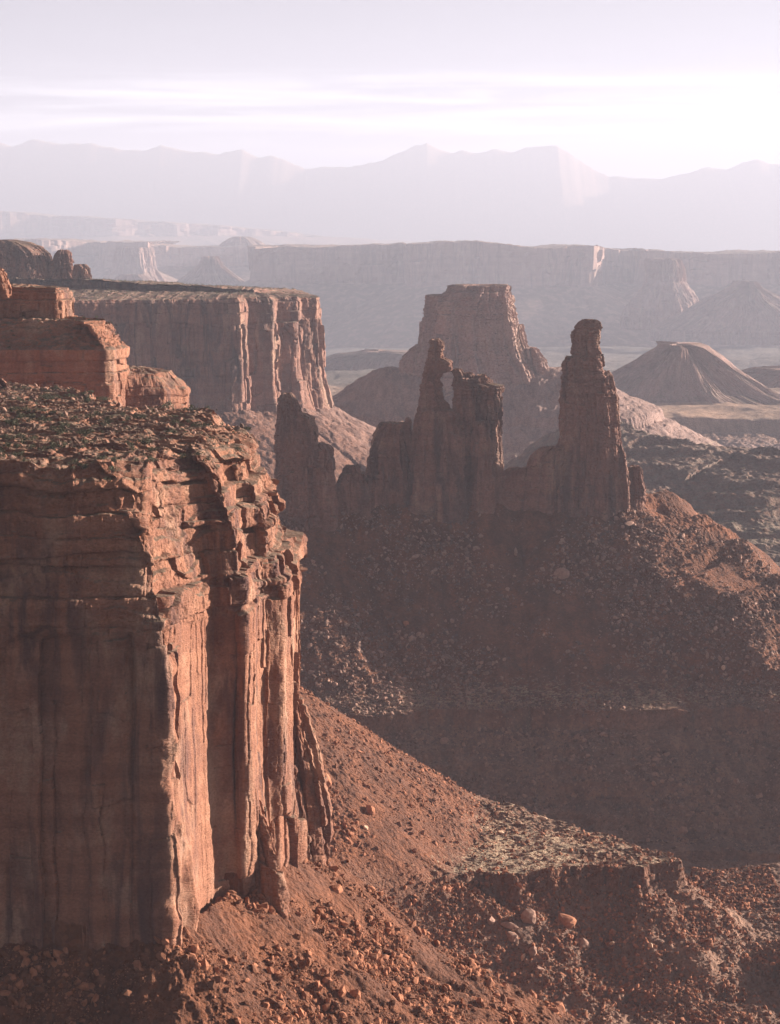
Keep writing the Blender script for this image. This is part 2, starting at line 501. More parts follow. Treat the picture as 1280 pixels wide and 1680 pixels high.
def GP(px, row, z):
    k = z / P(px, row, 1.0)[2]
    return (P(px, row, 1.0)[0] * k, k)
TERRACE = [GP(1135, 1428, -332), GP(1280, 1415, -332), GP(1420, 1420, -332), GP(1420, 1585, -332), GP(1290, 1580, -332), GP(1235, 1572, -332), GP(1190, 1560, -332), GP(1160, 1510, -332)]
MOUND = [GP(955, 1600, -335), GP(985, 1572, -335), GP(1030, 1570, -335), GP(1065, 1590, -335), GP(1130, 1592, -335), GP(1140, 1604, -335), GP(1060, 1612, -335), GP(1000, 1622, -335)]
SHELF = [GP(880, 1640, -341), GP(960, 1610, -341), GP(1060, 1615, -341), GP(1165, 1622, -341), GP(1150, 1634, -341), GP(1060, 1640, -341), GP(985, 1650, -341), GP(900, 1668, -341)]
AT_RIDGE = [xy(655, 3300), xy(720, 3300), xy(830, 3300), xy(915, 3300)]
GREY = [xy(1005, 2680), xy(1060, 2640), xy(1140, 2600), xy(1228, 2590), xy(1300, 2520), xy(1600, 2450)]

def smax(a, b, k):
    return 0.5 * (a + b + np.sqrt((a - b) ** 2 + k * k))

def land(x, y):
    """height of the ground at (x, y)"""
    out = np.empty(np.shape(x)); x = np.asarray(x, float); y = np.asarray(y, float)
    flat = out.ravel(); xf, yf = np.broadcast_to(x, out.shape).ravel(), np.broadcast_to(y, out.shape).ravel()
    n = 400000
    for k in range(0, len(flat), n):
        flat[k:k + n] = _land(xf[k:k + n], yf[k:k + n])
    return flat.reshape(out.shape)

def apron(d, s, top, g1, d1, g2, seed, rill=14.0, amp=2.6):
    h = top - g1 * np.minimum(d, d1) - g2 * np.maximum(d - d1, 0)
    w = s + 5 * noise2(d / 22, s / 22, seed + 3)
    r = noise2(w / rill, d / 90, seed) + 0.5 * noise2(w / (rill * 0.45), d / 60, seed + 1) + 0.25 * noise2(w / (rill * 0.2), d / 30, seed + 2)
    return h + amp * r * sstep(2, 45, d)

def _land(x, y):
    floor = np.interp(y, [400, 950, 1120, 1200, 1300, 2000, 2900, 3300, 4000, 4300, 4330, 5200, 9000, 14000, 19000],
                         [-350, -350, -353, -369, -371, -352, -372, -392, -392, -362, -334, -334, -480, -640, -760])
    big = fbm2(x / 95, y / 95, 41, 4)
    h = floor + np.where(y < 1320, 3.0, np.where(y < 4000, 9.0, 5.0)) * big * sstep(0, 900, y)
    m = y > 5300
    if m.any(): h[m] = h[m] + 26 * fbm2(x[m] / 900, y[m] / 900, 43, 4) * sstep(5300, 7000, y[m])
    near = y < 2150
    far = ~near
    if near.any():
        X, Y = x[near], y[near]
        H = h[near]
        # near headland: steep cone round the prow, lower apron in the alcove behind it
        d, s, _, _ = near_line(X, Y, H1A)
        front = apron(d, s, -189.0, 0.78, 46, 0.56, 51, 13, 3.6) - 0.62 * np.maximum(Y - 714, 0)
        d2, s2, _, _ = near_line(X, Y, H1[15:])
        back = apron(d2, s2, -226.0, 0.66, 60, 0.55, 55)
        ins = inside(X, Y, H1)
        f = np.where(ins, -184.0, smax(front, back, 4))
        H = smax(H, f, 5)
        # second headland and the bench that runs out from it
        d, s, _, _ = near_line(X, Y, H2)
        f = np.where(inside(X, Y, H2), -184.0, apron(d, s, -189.0, 0.70, 150, 0.52, 61)) - 0.5 * np.maximum(1016 - Y, 0) * sstep(-24, 4, X) * (~inside(X, Y, H2))
        H = smax(H, f, 5)
        jag = 2.6 * noise2(X / 13, Y / 13, 65) + 1.6 * noise2(X / 4.5, Y / 4.5, 66) + 0.7 * noise2(X / 1.8, Y / 1.8, 67)
        d, s, _, _ = near_line(X, Y, BENCH + BENCH[:1])
        d = np.where(inside(X, Y, BENCH), -d, d) + jag
        top = -291.5 - 0.030 * (X + 20) + 0.9 * noise2(X / 20, Y / 20, 68) + 0.45 * noise2(X / 6, Y / 6, 69)
        step = 4.5 * sstep(0.0, 0.9, d) + 4.0 * sstep(2.0, 2.7, d + 0.8 * noise2(X / 3, Y / 3, 70)) + 2.5 * sstep(3.6, 4.4, d)
        b = top - step - apron(np.maximum(d - 4, 0), s, 0.0, -0.56, 60, -0.30, 71, 16, 1.5)
        b = np.where(d > 0, b, top + 0.012 * np.minimum(-d, 40))
        H = smax(H, b, 0.6)
        # flats of the wash: a sunlit terrace and a mound of broken ledges below it
        for poly, zt, drop, sd in ((TERRACE, -332.0, 6.0, 161), (MOUND, -335.0, 4.5, 171), (SHELF, -341.0, 4.0, 181)):
            jg = 3.0 * noise2(X / 12, Y / 12, sd) + 2.2 * noise2(X / 4.2, Y / 4.2, sd + 1) + 0.8 * noise2(X / 1.7, Y / 1.7, sd + 2)
            d, s, _, _ = near_line(X, Y, poly + poly[:1])
            d = np.where(inside(X, Y, poly), -d, d) + jg
            tp = zt + 1.6 * noise2(X / 30, Y / 30, sd + 3) + 0.5 * noise2(X / 7, Y / 7, sd + 4) + 2.2 * sstep(0, 14, -d)
            st = drop * (0.55 * sstep(0, 0.8, d) + 0.45 * sstep(2.2, 2.9, d + 0.6 * noise2(X / 3, Y / 3, sd + 5)))
            b = np.where(d > 0, tp - st - 0.42 * np.maximum(d - 2, 0) + 0.8 * noise2(X / 5, Y / 5, sd + 6) * sstep(2, 8, d), tp)
            H = smax(H, b, 0.5)
        # the ridge under the towers
        d, s, _, _ = near_line(X, Y, WW_RIDGE)
        a = apron(np.maximum(d - 5, 0), s, -184.5, 0.74, 75, 0.585, 81, 30, 3.8) + (5.5 * noise2(s / 26, d / 60, 88) + 3.0 * noise2(s / 9, d / 25, 100)) * sstep(90, 0, d)
        d, s, _, _ = near_line(X, Y, SPUR)
        cr = np.interp(s, SPUR_S, SPUR_Z)
        a2 = cr - 0.60 * np.maximum(d - 4, 0) + 2.4 * fbm2(s / 18, d / 60, 84, 3) * sstep(2, 40, d)
        a = smax(a, a2, 4)
        d, s, qx, qy = near_line(X, Y, FLANK)
        right = (X - qx) * 0.42 + (Y - qy) * 0.9 > 0
        fz = np.interp(s, FLANK_S, [p[2] for p in FLANK]) + 3.0 * fbm2(s / 20, 0 * s, 89, 3)
        wr = s + 6 * noise2(d / 20, s / 20, 94)
        a3 = fz - np.where(right, -0.10 * np.minimum(d, 90) + 0.55 * np.maximum(d - 90, 0), 0.62 * d) + 5.5 * (noise2(wr / 24, d / 80, 95) + 0.5 * noise2(wr / 10, d / 50, 96)) * sstep(1, 25, d) - 0.6 * np.maximum(s - FLANK_S[-1] + 5, 0)
        a = smax(a, np.where(s <= 0.01, -900.0, a3), 3)
        # ledges where hard beds cross the slope
        wav = 2.5 * noise2(X / 120, Y / 120, 85) + 1.5 * noise2(X / 25, Y / 25, 86)
        t = a - wav
        prof_in = [-700, -372, -362, -361, -349, -340, -339, -334, -308, -307, -301, -292, 0]
        prof_out = [-700, -374, -369, -362.5, -349, -344.5, -338.5, -334, -312, -300, -297.5, -292, 0]
        lam = sstep(-0.45, 0.15, noise2(X / 60, Y / 60, 87) + 0.35)
        t2 = np.interp(t, prof_in, prof_out)
        a = wav + t + (t2 - t) * (0.25 + 0.75 * lam)
        w5 = a + 5 * noise2(X / 90, Y / 90, 97) + 1.5 * noise2(X / 18, Y / 18, 98)
        q = w5 / 8.0; k = np.floor(q); fr = q - k
        st = (k + np.interp(fr, [0, 0.5, 0.62, 0.7, 1], [0, 0.22, 0.4, 0.86, 1])) * 8.0
        a = a + (st - w5) * 0.7 * sstep(-312, -322, a) * sstep(-0.5, 0.4, noise2(X / 40, Y / 40, 99) + 0.2)
        H = smax(H, a, 3)
        # broken ledges of the wash floor
        wav = 3.0 * noise2(X / 70, Y / 70, 91) + 1.2 * noise2(X / 14, Y / 14, 92) + 0.5 * noise2(X / 4, Y / 4, 93)
        t = H + wav
        q = t / 7.5; k = np.floor(q); fr = q - k
        st = (k + np.interp(fr, [0, 0.55, 0.72, 0.80, 1.0], [0, 0.12, 0.30, 0.86, 1.0])) * 7.5
        lowm = sstep(-318, -326, H) * sstep(1330, 1230, Y)
        H = H + (st - t) * lowm * 0.25
        rub = 0.55 * noise2(X / 3.1, Y / 3.1, 101) + 0.42 * noise2(X / 1.45, Y / 1.45, 102) + 0.25 * np.abs(noise2(X / 0.8, Y / 0.8, 103))
        rough = 0.45 + 0.75 * sstep(-0.4, 0.5, noise2(X / 35, Y / 35, 104))
        flatb = (d * 0 + 1)
        H = H + np.where(Y > 1235, 0.8, 0.0) * fbm2(X / 11, Y / 11, 105, 2)
        H = H + rub * rough * np.where(Y > 1250, 1.1, np.where(Y < 740, 1.3, 1.15))
        h[near] = H
    if far.any():
        X, Y = x[far], y[far]
        H = h[far]
        m = Y < 4300
        if m.any():
            X2, Y2, G = X[m], Y[m], H[m]
            d, s, _, _ = near_line(X2, Y2, PR)
            f = np.where(inside(X2, Y2, PR), -185.0, apron(d, s, -190.0, 0.58, 120, 0.48, 111, 30, 5))
            G = smax(G, f, 8)
            d, s, _, _ = near_line(X2, Y2, AT_RIDGE)
            f = apron(np.maximum(d - 30, 0), s, -184.0, 0.62, 90, 0.46, 121, 40, 6)
            tt = f + 5 * noise2(X2 / 150, Y2 / 150, 122)
            f = f + np.interp(tt, [-700, -262, -252, -250, -236, -226, 0], [0, 0, -6, 5, 4, 0, 0])
            G = smax(G, f, 8)
            d, s, _, _ = near_line(X2, Y2, GREY)
            yl = np.interp(X2, [q[0] for q in GREY], [q[1] for q in GREY])
            toward = Y2 < yl
            w = s + 30 * noise2(d / 90, s / 90, 130)
            rl = noise2(w / 75, d / 300, 131) + 0.5 * noise2(w / 30, d / 160, 132)
            crest = np.interp(s, [0, 60, 160, 240, 340, 700], [-204, -224, -231, -232, -243, -262])
            g = crest - np.where(toward, 0.19, 0.55) * d + 9 * rl * sstep(10, 160, d)
            wv = 6 * fbm2(X2 / 160, Y2 / 90, 133, 3)
            q = (g + wv) / 11.0; k = np.floor(q); fr = q - k
            g = (k + np.interp(fr, [0, 0.6, 0.78, 0.9, 1], [0, 0.25, 0.45, 0.92, 1])) * 11.0 - wv
            g = np.where(X2 > 60, g, -900) - 0.5 * np.maximum(0, 190 - X2)
            G = smax(G, g, 6)
            G = G + 1.5 * noise2(X2 / 9, Y2 / 9, 141) + 0.8 * noise2(X2 / 3.6, Y2 / 3.6, 142)
            H[m] = G
        h[far] = H
    return h

# ------------------------------------------------------------------ canyon floor and talus: one sheet from the near slope to the far mountains
def rows_y():
    segs = [(430, 560, 2.2), (560, 730, .45), (730, 900, 1.1), (900, 1200, .50), (1200, 1290, 1.0), (1290, 1665, .60), (1665, 2150, 2.5),
            (2150, 2950, 2.2), (2950, 4300, 6.0), (4300, 5600, 9.0)]
    r = []
    for a, b, st in segs:
        r += list(np.arange(a, b, st))
    y = 5600.0
    while y < 44000: r.append(y); y *= 1.011
    return np.array(r + [44000.0])

def ground_mat():
    m, n, b, geo = nodes_for('talus_ground')
    pos = geo.outputs['Position']
    sp = n.nodes.new('ShaderNodeSeparateXYZ'); n.links.new(pos, sp.inputs[0])
    sn = n.nodes.new('ShaderNodeSeparateXYZ'); n.links.new(geo.outputs['True Normal'], sn.inputs[0])
    wob = nz(n, pos, 0.02, (1, 1, 1), 3)
    zz = mul(n, sp.outputs['Z'], mul(n, wob, 40.0), 'ADD')
    red = mixc(n, rng_(n, nz(n, pos, 0.05, (1, 1, 1), 5, 0.6), 0.35, 0.65), (0.180, 0.070, 0.037), (0.130, 0.056, 0.035))
    low = mixc(n, rng_(n, nz(n, pos, 0.03, (1, 1, 3), 5, 0.6), 0.35, 0.65), (0.185, 0.106, 0.077), (0.225, 0.128, 0.090))
    col = mixc(n, rng_(n, zz, -300, -262), low, red)
    col = mixc(n, mul(n, rng_(n, sp.outputs['Y'], 2300, 3000), rng_(n, sp.outputs['Y'], 4100, 4300, 1, 0)), col, mixc(n, rng_(n, nz(n, pos, 0.02, (1, 1, 1), 5, 0.6), 0.35, 0.65), (0.29, 0.185, 0.155), (0.23, 0.145, 0.122)))
    # pale cap of the hard bench
    flat_ = rng_(n, sn.outputs['Z'], 0.86, 0.97)
    band = mul(n, rng_(n, sp.outputs['Z'], -301, -297), rng_(n, sp.outputs['Z'], -288, -284, 1, 0))
    col = mixc(n, mul(n, mul(n, flat_, band), rng_(n, nz(n, pos, 0.12, (1, 1, 1), 5, 0.65), 0.36, 0.56, 0.3, 0.95)), col, (0.40, 0.29, 0.20))
    # thin dry scrub far down the canyon
    farm = mul(n, mul(n, rng_(n, sp.outputs['Y'], 1750, 2000), rng_(n, sp.outputs['Y'], 2800, 3000, 1, 0)), rng_(n, sp.outputs['X'], 40, 160))
    scr = rng_(n, nz(n, pos, 0.09, (1, 1, 1), 6, 0.7), 0.38, 0.66, 0.3, 0.8)
    col = mixc(n, mul(n, farm, scr), col, (0.17, 0.135, 0.108))
    strip = mul(n, rng_(n, sp.outputs['Y'], 4250, 4340), rng_(n, sp.outputs['Y'], 5000, 5600, 1, 0))
    basin_shade = rng_(n, sp.outputs['Y'], 5000, 5600)  # far basin floor: shade of its broken relief painted in as darker colour
    col = mixc(n, basin_shade, col, mixc(n, rng_(n, nz(n, pos, 0.0012, (1, 0.5, 1), 6, 0.65), 0.35, 0.65), (0.12, 0.092, 0.078), (0.14, 0.108, 0.088)))
    col = mixc(n, strip, col, mixc(n, rng_(n, nz(n, pos, 0.004, (1, 1, 1), 5, 0.6), 0.35, 0.6), (0.36, 0.22, 0.15), (0.26, 0.17, 0.12)))
    # stones of every tone
    v = n.nodes.new('ShaderNodeTexVoronoi'); v.inputs['Scale'].default_value = 0.75; v.inputs['Randomness'].default_value = 1.0
    n.links.new(pos, v.inputs['Vector'])
    sv = n.nodes.new('ShaderNodeSeparateColor'); n.links.new(v.outputs['Color'], sv.inputs[0])
    stone = mixc(n, rng_(n, sv.outputs[0], 0.1, 0.95), (0.66, 0.64, 0.64), (1.30, 1.22, 1.16))
    gul = nz(n, pos, 0.10, (1, 0.28, 0.28), 6, 0.62, 0.5)
    col = mixc(n, 0.8, col, mixc(n, rng_(n, gul, 0.36, 0.64), (0.76, 0.75, 0.77), (1.2, 1.18, 1.16)), 'MULTIPLY')
    col = mixc(n, 0.45, col, stone, 'MULTIPLY')
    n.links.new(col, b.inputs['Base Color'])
    hb = mul(n, nz(n, pos, 1.3, (1, 1, 1), 6, 0.65), mul(n, v.outputs['Distance'], -0.5), 'ADD')
    v2 = n.nodes.new('ShaderNodeTexVoronoi'); v2.inputs['Scale'].default_value = 0.33; n.links.new(pos, v2.inputs['Vector'])
    hb = mul(n, hb, mul(n, v2.outputs['Distance'], -0.8), 'ADD')
    bump(n, b, hb, 0.9, 1.0)
    return m

M_GROUND = ground_mat()
YR = rows_y()
TA = np.linspace(-0.27, 0.27, 1130)
GX = YR[:, None] * TA[None, :]; GY = np.repeat(YR[:, None], len(TA), 1)
GZ = land(GX, GY)
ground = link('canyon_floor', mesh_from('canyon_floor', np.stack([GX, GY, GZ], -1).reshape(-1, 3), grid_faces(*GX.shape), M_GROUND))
tag(ground, 'red brown talus slopes, ledges and canyon floor running back to the far mesas', 'canyon floor', kind='structure')
print('GROUND', GX.shape, GZ.min(), GZ.max())

# ------------------------------------------------------------------ near headland
rng = np.random.default_rng(5)

def kayenta(S, Z, rng, total, z0, z1, tmin, tmax, wmin, wmax, off, tilt, groove, seed, ledge=0.9, bf=None):
    """thin beds, each with its own step and its own blocks"""
    D = np.zeros_like(S)
    zw = Z + 1.1 * noise2(S / 38, Z / 30, seed) + 0.35 * noise2(S / 7, Z / 7, seed + 1)
    z = z0; k = 0
    while z < z1:
        t = rng.uniform(tmin, tmax); top = min(z + t, z1 + 9)
        m = (zw >= z) & (zw < top)
        if m.any():
            sc = t / ((tmin + tmax) / 2)
            o = rng.uniform(-ledge, ledge)
            d = jointed(S[m], Z[m], rng, total, wmin * sc, wmax * sc, off * min(sc, 1.4), tilt, t * 1.5, t * 4, groove, 0.30 + 0.1 * sc, seed=seed + 7 * k)
            if bf is not None: d = d * bf[m]
            u = (zw[m] - z) / (top - z)
            D[m] = o + d - 0.7 * np.exp(-(u * t / 0.45) ** 2) - 0.5 * np.clip((u - 0.72) / 0.28, 0, 1) ** 2
        z = top; k += 1
    return D

def disp_h1(S, Z, v, total, rough, setb, flare, X, Y):
    r1 = np.random.default_rng(11)
    big = 1.4 * noise2(S / 40, Z / 120, 21) + 0.8 * noise2(S / 17, Z / 90, 22)
    W = jointed(S, Z, r1, total, 7, 18, 1.9, 0.12, 60, 150, 1.0, 0.5, 0.07, seed=31)
    W = W + jointed(S, Z, r1, total, 3, 10, 0.8, 0.16, 14, 55, 0.35, 0.3, 0.12, seed=41)
    W = W + 0.22 * jointed(S, Z, r1, total, 1.0, 4.0, 0.7, 0.2, 1.5, 9, 0.1, 0.3, 0.25, seed=45) + 0.35 * noise2(S / 3.1, Z / 17, 47)
    K = kayenta(S, Z, r1, total, -112, -58, 1.6, 9.0, 2.5, 14.0, 1.1, 0.22, 0.35, 51, 1.35, np.where(X < -66, 0.30, 1.0) + 0 * S)
    K = K + 0.35 * jointed(S, Z, r1, total, 0.8, 2.4, 0.6, 0.3, 0.7, 2.5, 0.25, 0.2, seed=57)
    zb = Z + 2.0 * noise2(S / 30, Z / 50, 58)
    k = sstep(-107.5, -106, zb)
    D = big * rough + W * (1 - k) * np.where(rough < 0.8, rough * 0.95, rough) + K * k * np.maximum(rough, 0.8)
    # overhanging arch on the flat front face
    fr = sstep(-58, -75, X) * (Y < 640)
    arch = -108 + 3 * np.exp(-((X + 84) / 9) ** 2) - 4 * noise2(X / 16, 0 * X, 59) - 1.2 * noise2(X / 4, 0 * X, 60)
    D = D - fr * 3.0 * (0.6 + 0.6 * noise2(X / 12, 0 * X, 64)) * sstep(arch + 1.6, arch - 0.6, Z) * sstep(arch - 40, arch - 3, Z)
    D = D - fr * 1.6 * sstep(-84, -85, zb) * sstep(-96, -86, zb)
    # slope back to the top over the prow, in steps
    q = (Z + 101) / 6.4 + 0.9 * noise2(S / 16, Z / 16, 61); kf = np.floor(q); fr2 = q - kf
    stp = np.clip((kf + np.interp(fr2, [0, .5, .62, 1], [0, .12, .85, 1])) / 6.2, 0, 1)
    D = D - setb * stp + (1.6 * noise2(S / 6, Z / 15, 65) + 0.9 * noise2(S / 3, Z / 5, 66)) * sstep(-70, -62, X) * sstep(625, 606, Y)
    D = D + flare * sstep(-135, -192, Z) ** 1.4 * (0.6 + 0.7 * noise2(S / 9, Z / 60, 62))
    D = D - 3.2 * sstep(0.955, 1.0, v) ** 2
    n3 = fbm3(X / 3.2, S / 3.2, Z / 3.2, 63, 4, 0.55)
    D = D + (0.22 + 0.24 * k) * n3
    return D, 0.35 * n3 * v + sstep(0.72, 1.0, v) * (1.5 * noise2(S / 13, 0 * S, 67) + 0.9 * noise2(S / 4.5, 0 * S, 68))

def top_h1(X, Y, rz, d):
    b = 1.3 * fbm2(X / 30, Y / 18, 71, 3) + 0.8 * noise2(X / 6, Y / 5, 74)
    q = b / 0.8 + 0.3 * noise2(X / 3, Y / 3, 75); k = np.floor(q)
    b = 0.8 * (k + sstep(0.35, 0.6, q - k))
    kn = 3.2 * np.exp(-((X + 60) ** 2 + (Y - 770) ** 2) / 15 ** 2)
    rub = 0.35 * noise2(X / 1.6, Y / 1.6, 76) + 0.25 * noise2(X / 0.8, Y / 0.8, 77)
    tgt = -60.5 + 0.4 * b + kn + np.interp(Y, [600, 760, 950], [0.2, 1.0, 0.5])
    w = sstep(0, 22, d)
    return rz * (1 - w) + tgt * w + (b * 0.7 + rub) * sstep(0, 3, d)

near_cliff = wall('sandstone_headland', M_NEAR, H1, -206, [(-240, 742), (-106, 738), (-64, 722)], 0.38, 0.33, disp_h1, 3.0, 9.0, top=top_h1, toprow=0.8)
tag(near_cliff, 'huge near red headland with a shaded face and sunlit ribs on its prow', 'cliff')
print('H1', len(near_cliff.children))

o = tower('rock_buttress', M_NEAR, [(656, 5.5, [(1560, 352, 470), (1480, 362, 467), (1420, 370, 458), (1370, 378, 444), (1320, 384, 428), (1290, 390, 414)])], 10, 0.35, 310, 0.9, 0.5, 3.0)
tag(o, 'dark buttress with a sunlit right edge leaning against the foot of the near headland', 'rock buttress')
o = tower('rock_buttress', M_NEAR, [(704, 8, [(1440, 438, 547), (1390, 442, 543), (1320, 448, 536), (1260, 452, 524), (1200, 458, 508), (1150, 464, 494)]), (700, 6, [(1440, 440, 520), (1360, 444, 512), (1300, 448, 500), (1250, 452, 488)])], 10, 0.38, 311, 1.0, 0.5, 3.0)
tag(o, 'tapering buttress forming the lower right corner of the near headland above the talus', 'rock buttress')

# ------------------------------------------------------------------ the headland and stepped butte behind it
def disp_small(zsplit, steps, sc, seed, rec=0.0):
    def f(S, Z, v, total, rough, setb, flare, X, Y):
        r1 = np.random.default_rng(seed)
        W = jointed(S, Z, r1, total, 6 * sc, 16 * sc, 1.6 * sc, 0.10, 30 * sc, 80 * sc, 0.9 * sc, 0.6 * sc, 0.12, seed=seed)
        W = W + jointed(S, Z, r1, total, 2.2 * sc, 6 * sc, 0.8 * sc, 0.22, 6 * sc, 30 * sc, 0.4 * sc, 0.4 * sc, 0.12, seed=seed + 9)
        K = kayenta(S, Z, r1, total, zsplit, float(Z.max()) + 1, 2 * sc, 6 * sc, 3 * sc, 12 * sc, 0.8 * sc, 0.2, 0.3 * sc, seed + 20, 0.9, 0.45 + 0 * S)
        k = sstep(zsplit - 0.5 * sc, zsplit + 0.5 * sc, Z + 1.5 * sc * noise2(S / (30 * sc), Z / 40, seed + 2))
        D = (1.6 * sc * noise2(S / (30 * sc), Z / (90 * sc), seed + 1) + W * (1 - k) + K * k) * rough
        zs, z1 = steps
        D = D - setb * sstep(zs, z1, Z + 0.6 * sc * noise2(S / (6 * sc), Z / 5, seed + 3)) ** 1.5
        D = D + flare * sstep(zsplit - 20 * sc, float(Z.min()), Z) ** 1.3 * (0.7 + 0.6 * noise2(S / (9 * sc), Z / (60 * sc), seed + 4))
        n3 = fbm3(X / (3.5 * sc), S / (3.5 * sc), Z / (3.5 * sc), seed + 5, 3, 0.55)
        return D + 0.45 * sc * n3, 0.3 * sc * n3 * v
    return f

def top_rough(amp, seed, sc=1.0, rise=0.0):
    def f(X, Y, rz, d):
        b = amp * fbm2(X / (24 * sc), Y / (16 * sc), seed, 3) + 0.3 * sc * noise2(X / (1.8 * sc), Y / (1.8 * sc), seed + 4)
        return rz + b * sstep(0, 8 * sc, d) + rise * d
    return f

knob = wall('sandstone_headland', M_NEAR, H2, -204, [xy(-120, 1150), xy(230, 1140)], 0.75, 0.7, disp_small(-85, (-76, -63), 1.0, 201), 3, 8, top=top_rough(1.2, 206), toprow=2)
tag(knob, 'low dark rounded headland between the near plateau and the stepped butte', 'cliff')
ZB = PZ(672, 1075)
B1 = [xy(-150, 1070, .7, 26, 0, -37.5), xy(0, 1072, .7, 26, 0, -37.5), xy(150, 1069, .9, 24, 0, -37.5), xy(176, 1068, .9, 17, 0, -38), xy(184, 1072, 1, 12, 1, -39), xy(206, 1096, 1, 9, 2, -40),
      xy(210, 1112, 1, 9, 2, -40), xy(150, 1160, 1, 8, 1, -37.5), xy(-150, 1210, 1, 4, 1, -37.5)]
def disp_bench(S, Z, v, total, rough, setb, flare, X, Y):
    D0, n0 = disp_small(-66, (900, 901), 1.0, 221)(S, Z, v, total, rough, 0 * setb, flare, X, Y)
    q = (Z + 51) / 13.5
    t = np.clip(q, 0, 1)
    rub = 1.0 * noise2(S / 2.2, Z / 0.8, 228) + 0.9 * noise2(S / 5, Z / 1.7, 229)
    k = sstep(-51.5, -49.5, Z)
    return D0 * (1 - 0.75 * k) - setb * t ** 0.85 + rub * k * 0.9, n0 + 0.7 * k * noise2(S / 1.5, Z / 0.5, 230)
butte_low = wall('butte_tier', M_NEAR, B1, ZB - 6, [xy(-150, 1150), xy(90, 1135)], 0.6, 0.42, disp_bench, 2.5, 7, top=top_rough(0.5, 231), toprow=2)
tag(butte_low, 'dark lower tier of the stepped butte, with a sunlit end wall', 'butte')
B2 = [xy(-150, 1108, .8, 1, 0, PZ(470, 1110)), xy(0, 1108, .8, 1, 0, PZ(470, 1110)), xy(100, 1105, 1, 1.5, 0, PZ(472, 1110)), xy(108, 1108, 1, 1.5, 0.5, PZ(472, 1110)), xy(122, 1122, 1, 1.5, 1, PZ(473, 1110)),
      xy(120, 1136, 1, 2, 1, PZ(473, 1110)), xy(60, 1165, 1, 2, 1, PZ(470, 1110)), xy(-150, 1200, 1, 2, 1, PZ(470, 1110))]
butte_top = wall('butte_tier', M_NEAR, B2, -44, [xy(-150, 1150), xy(60, 1138)], 0.5, 0.36, disp_small(-30, (PZ(482, 1110), PZ(472, 1110)), 0.7, 241), 2, 5, top=top_rough(0.7, 246), toprow=1.5)
tag(butte_top, 'square upper cliff of the stepped butte with one orange sunlit corner, under the distant domes', 'butte')

# ------------------------------------------------------------------ far promontory
def top_pr(X, Y, rz, d):
    b = 1.6 * fbm2(X / 60, Y / 60, 251, 3) + 0.7 * noise2(X / 7, Y / 7, 252)
    return rz + b * sstep(0, 15, d) + 0.018 * d
prom = wall('sandstone_promontory', M_MID, PR, -214, [xy(-300, 2790), xy(150, 2780), xy(420, 2745)], 1.1, 0.95, disp_small(-92, (-72, -63), 2.0, 261), 5, 16, top=top_pr, toprow=5)
tag(prom, 'long flat topped promontory with pale sunlit streaks at its right end', 'cliff')
print('PR', len(prom.children))

def dome(label, Y, depth, lobes, res, seed):
    o = tower('rock_dome', M_MID, [(Y, depth * (r[0][2] - r[0][1]) / 2 * Y / F_PX, r) for r in lobes], 8, res, seed, 1.6, 0.8, 2.6, 3.0)
    return tag(o, label, 'rock dome', 'domes on the promontory')
dome('broad rounded rock dome at the left end of the promontory top, largest of the domes', 2850, 0.9,
     [[(455, -60, 96), (430, -60, 88), (415, -60, 82), (405, -55, 68), (397, -45, 48), (394, -30, 28)]], 1.0, 301)
dome('cracked upright rock dome beside the broad dome on the promontory top', 2830, 0.8,
     [[(455, 78, 122), (440, 82, 119), (425, 88, 114), (414, 92, 112), (410, 98, 108)]], 0.9, 302)
dome('small squat rock knob standing alone right of the domes on the promontory top', 2800, 0.8,
     [[(456, 122, 149), (446, 123, 149), (438, 124, 147), (434, 126, 140)]], 0.8, 303)
o = tower('rock_outcrop', M_NEAR, [(1100, 5, [(478, -25, 16), (460, -25, 11), (450, -25, 8), (441, -20, 4)])], 3, 0.4, 304, 0.8, 0.5, 2.4)
tag(o, 'small rock knob at the left edge on top of the square butte cliff', 'rock outcrop')
o = tower('rock_outcrop', M_NEAR, [(930, 8, [(662, -60, 34), (650, -60, 24), (640, -60, 16), (628, -60, 8), (622, -50, 1)])], 3, 0.35, 305, 0.8, 0.5, 2.2)
tag(o, 'pale sunlit rock outcrop at the left edge behind the scrub of the near plateau', 'rock outcrop')

# ------------------------------------------------------------------ the towers on the middle ridge
def m_(rows): return rows
spire = tower('rock_spire', M_MID, [
    (1600, 16, [(850, 452, 552), (800, 454, 549), (765, 455, 546), (738, 456, 542), (728, 457, 536)]),
    (1598, 13, [(850, 452, 528), (740, 455, 524), (712, 456, 521), (700, 457, 517), (684, 459, 512), (678, 459, 500)]),
    (1596, 9, [(740, 456, 508), (690, 458, 500), (668, 459, 494), (656, 460, 487), (648, 463, 482), (645, 467, 478)])], 14, 0.55, 401, 1.1, 0.9, parts=['base', 'shaft', 'tip'])
tag(spire, 'lone stubby spire left of the arch tower, its foot hidden by the near headland', 'rock tower')
stub = tower('rock_spire', M_MID, [(1615, 13, [(850, 546, 615), (800, 551, 606), (786, 556, 600), (776, 562, 598)]), (1618, 9, [(840, 556, 604), (780, 562, 597), (768, 566, 592), (764, 570, 588)]), (1622, 10, [(850, 585, 640), (800, 592, 636), (785, 598, 630)])], 14, 0.6, 402, 1.0, 0.8)
tag(stub, 'low blunt rock stub between the lone spire and the arch tower', 'rock tower')
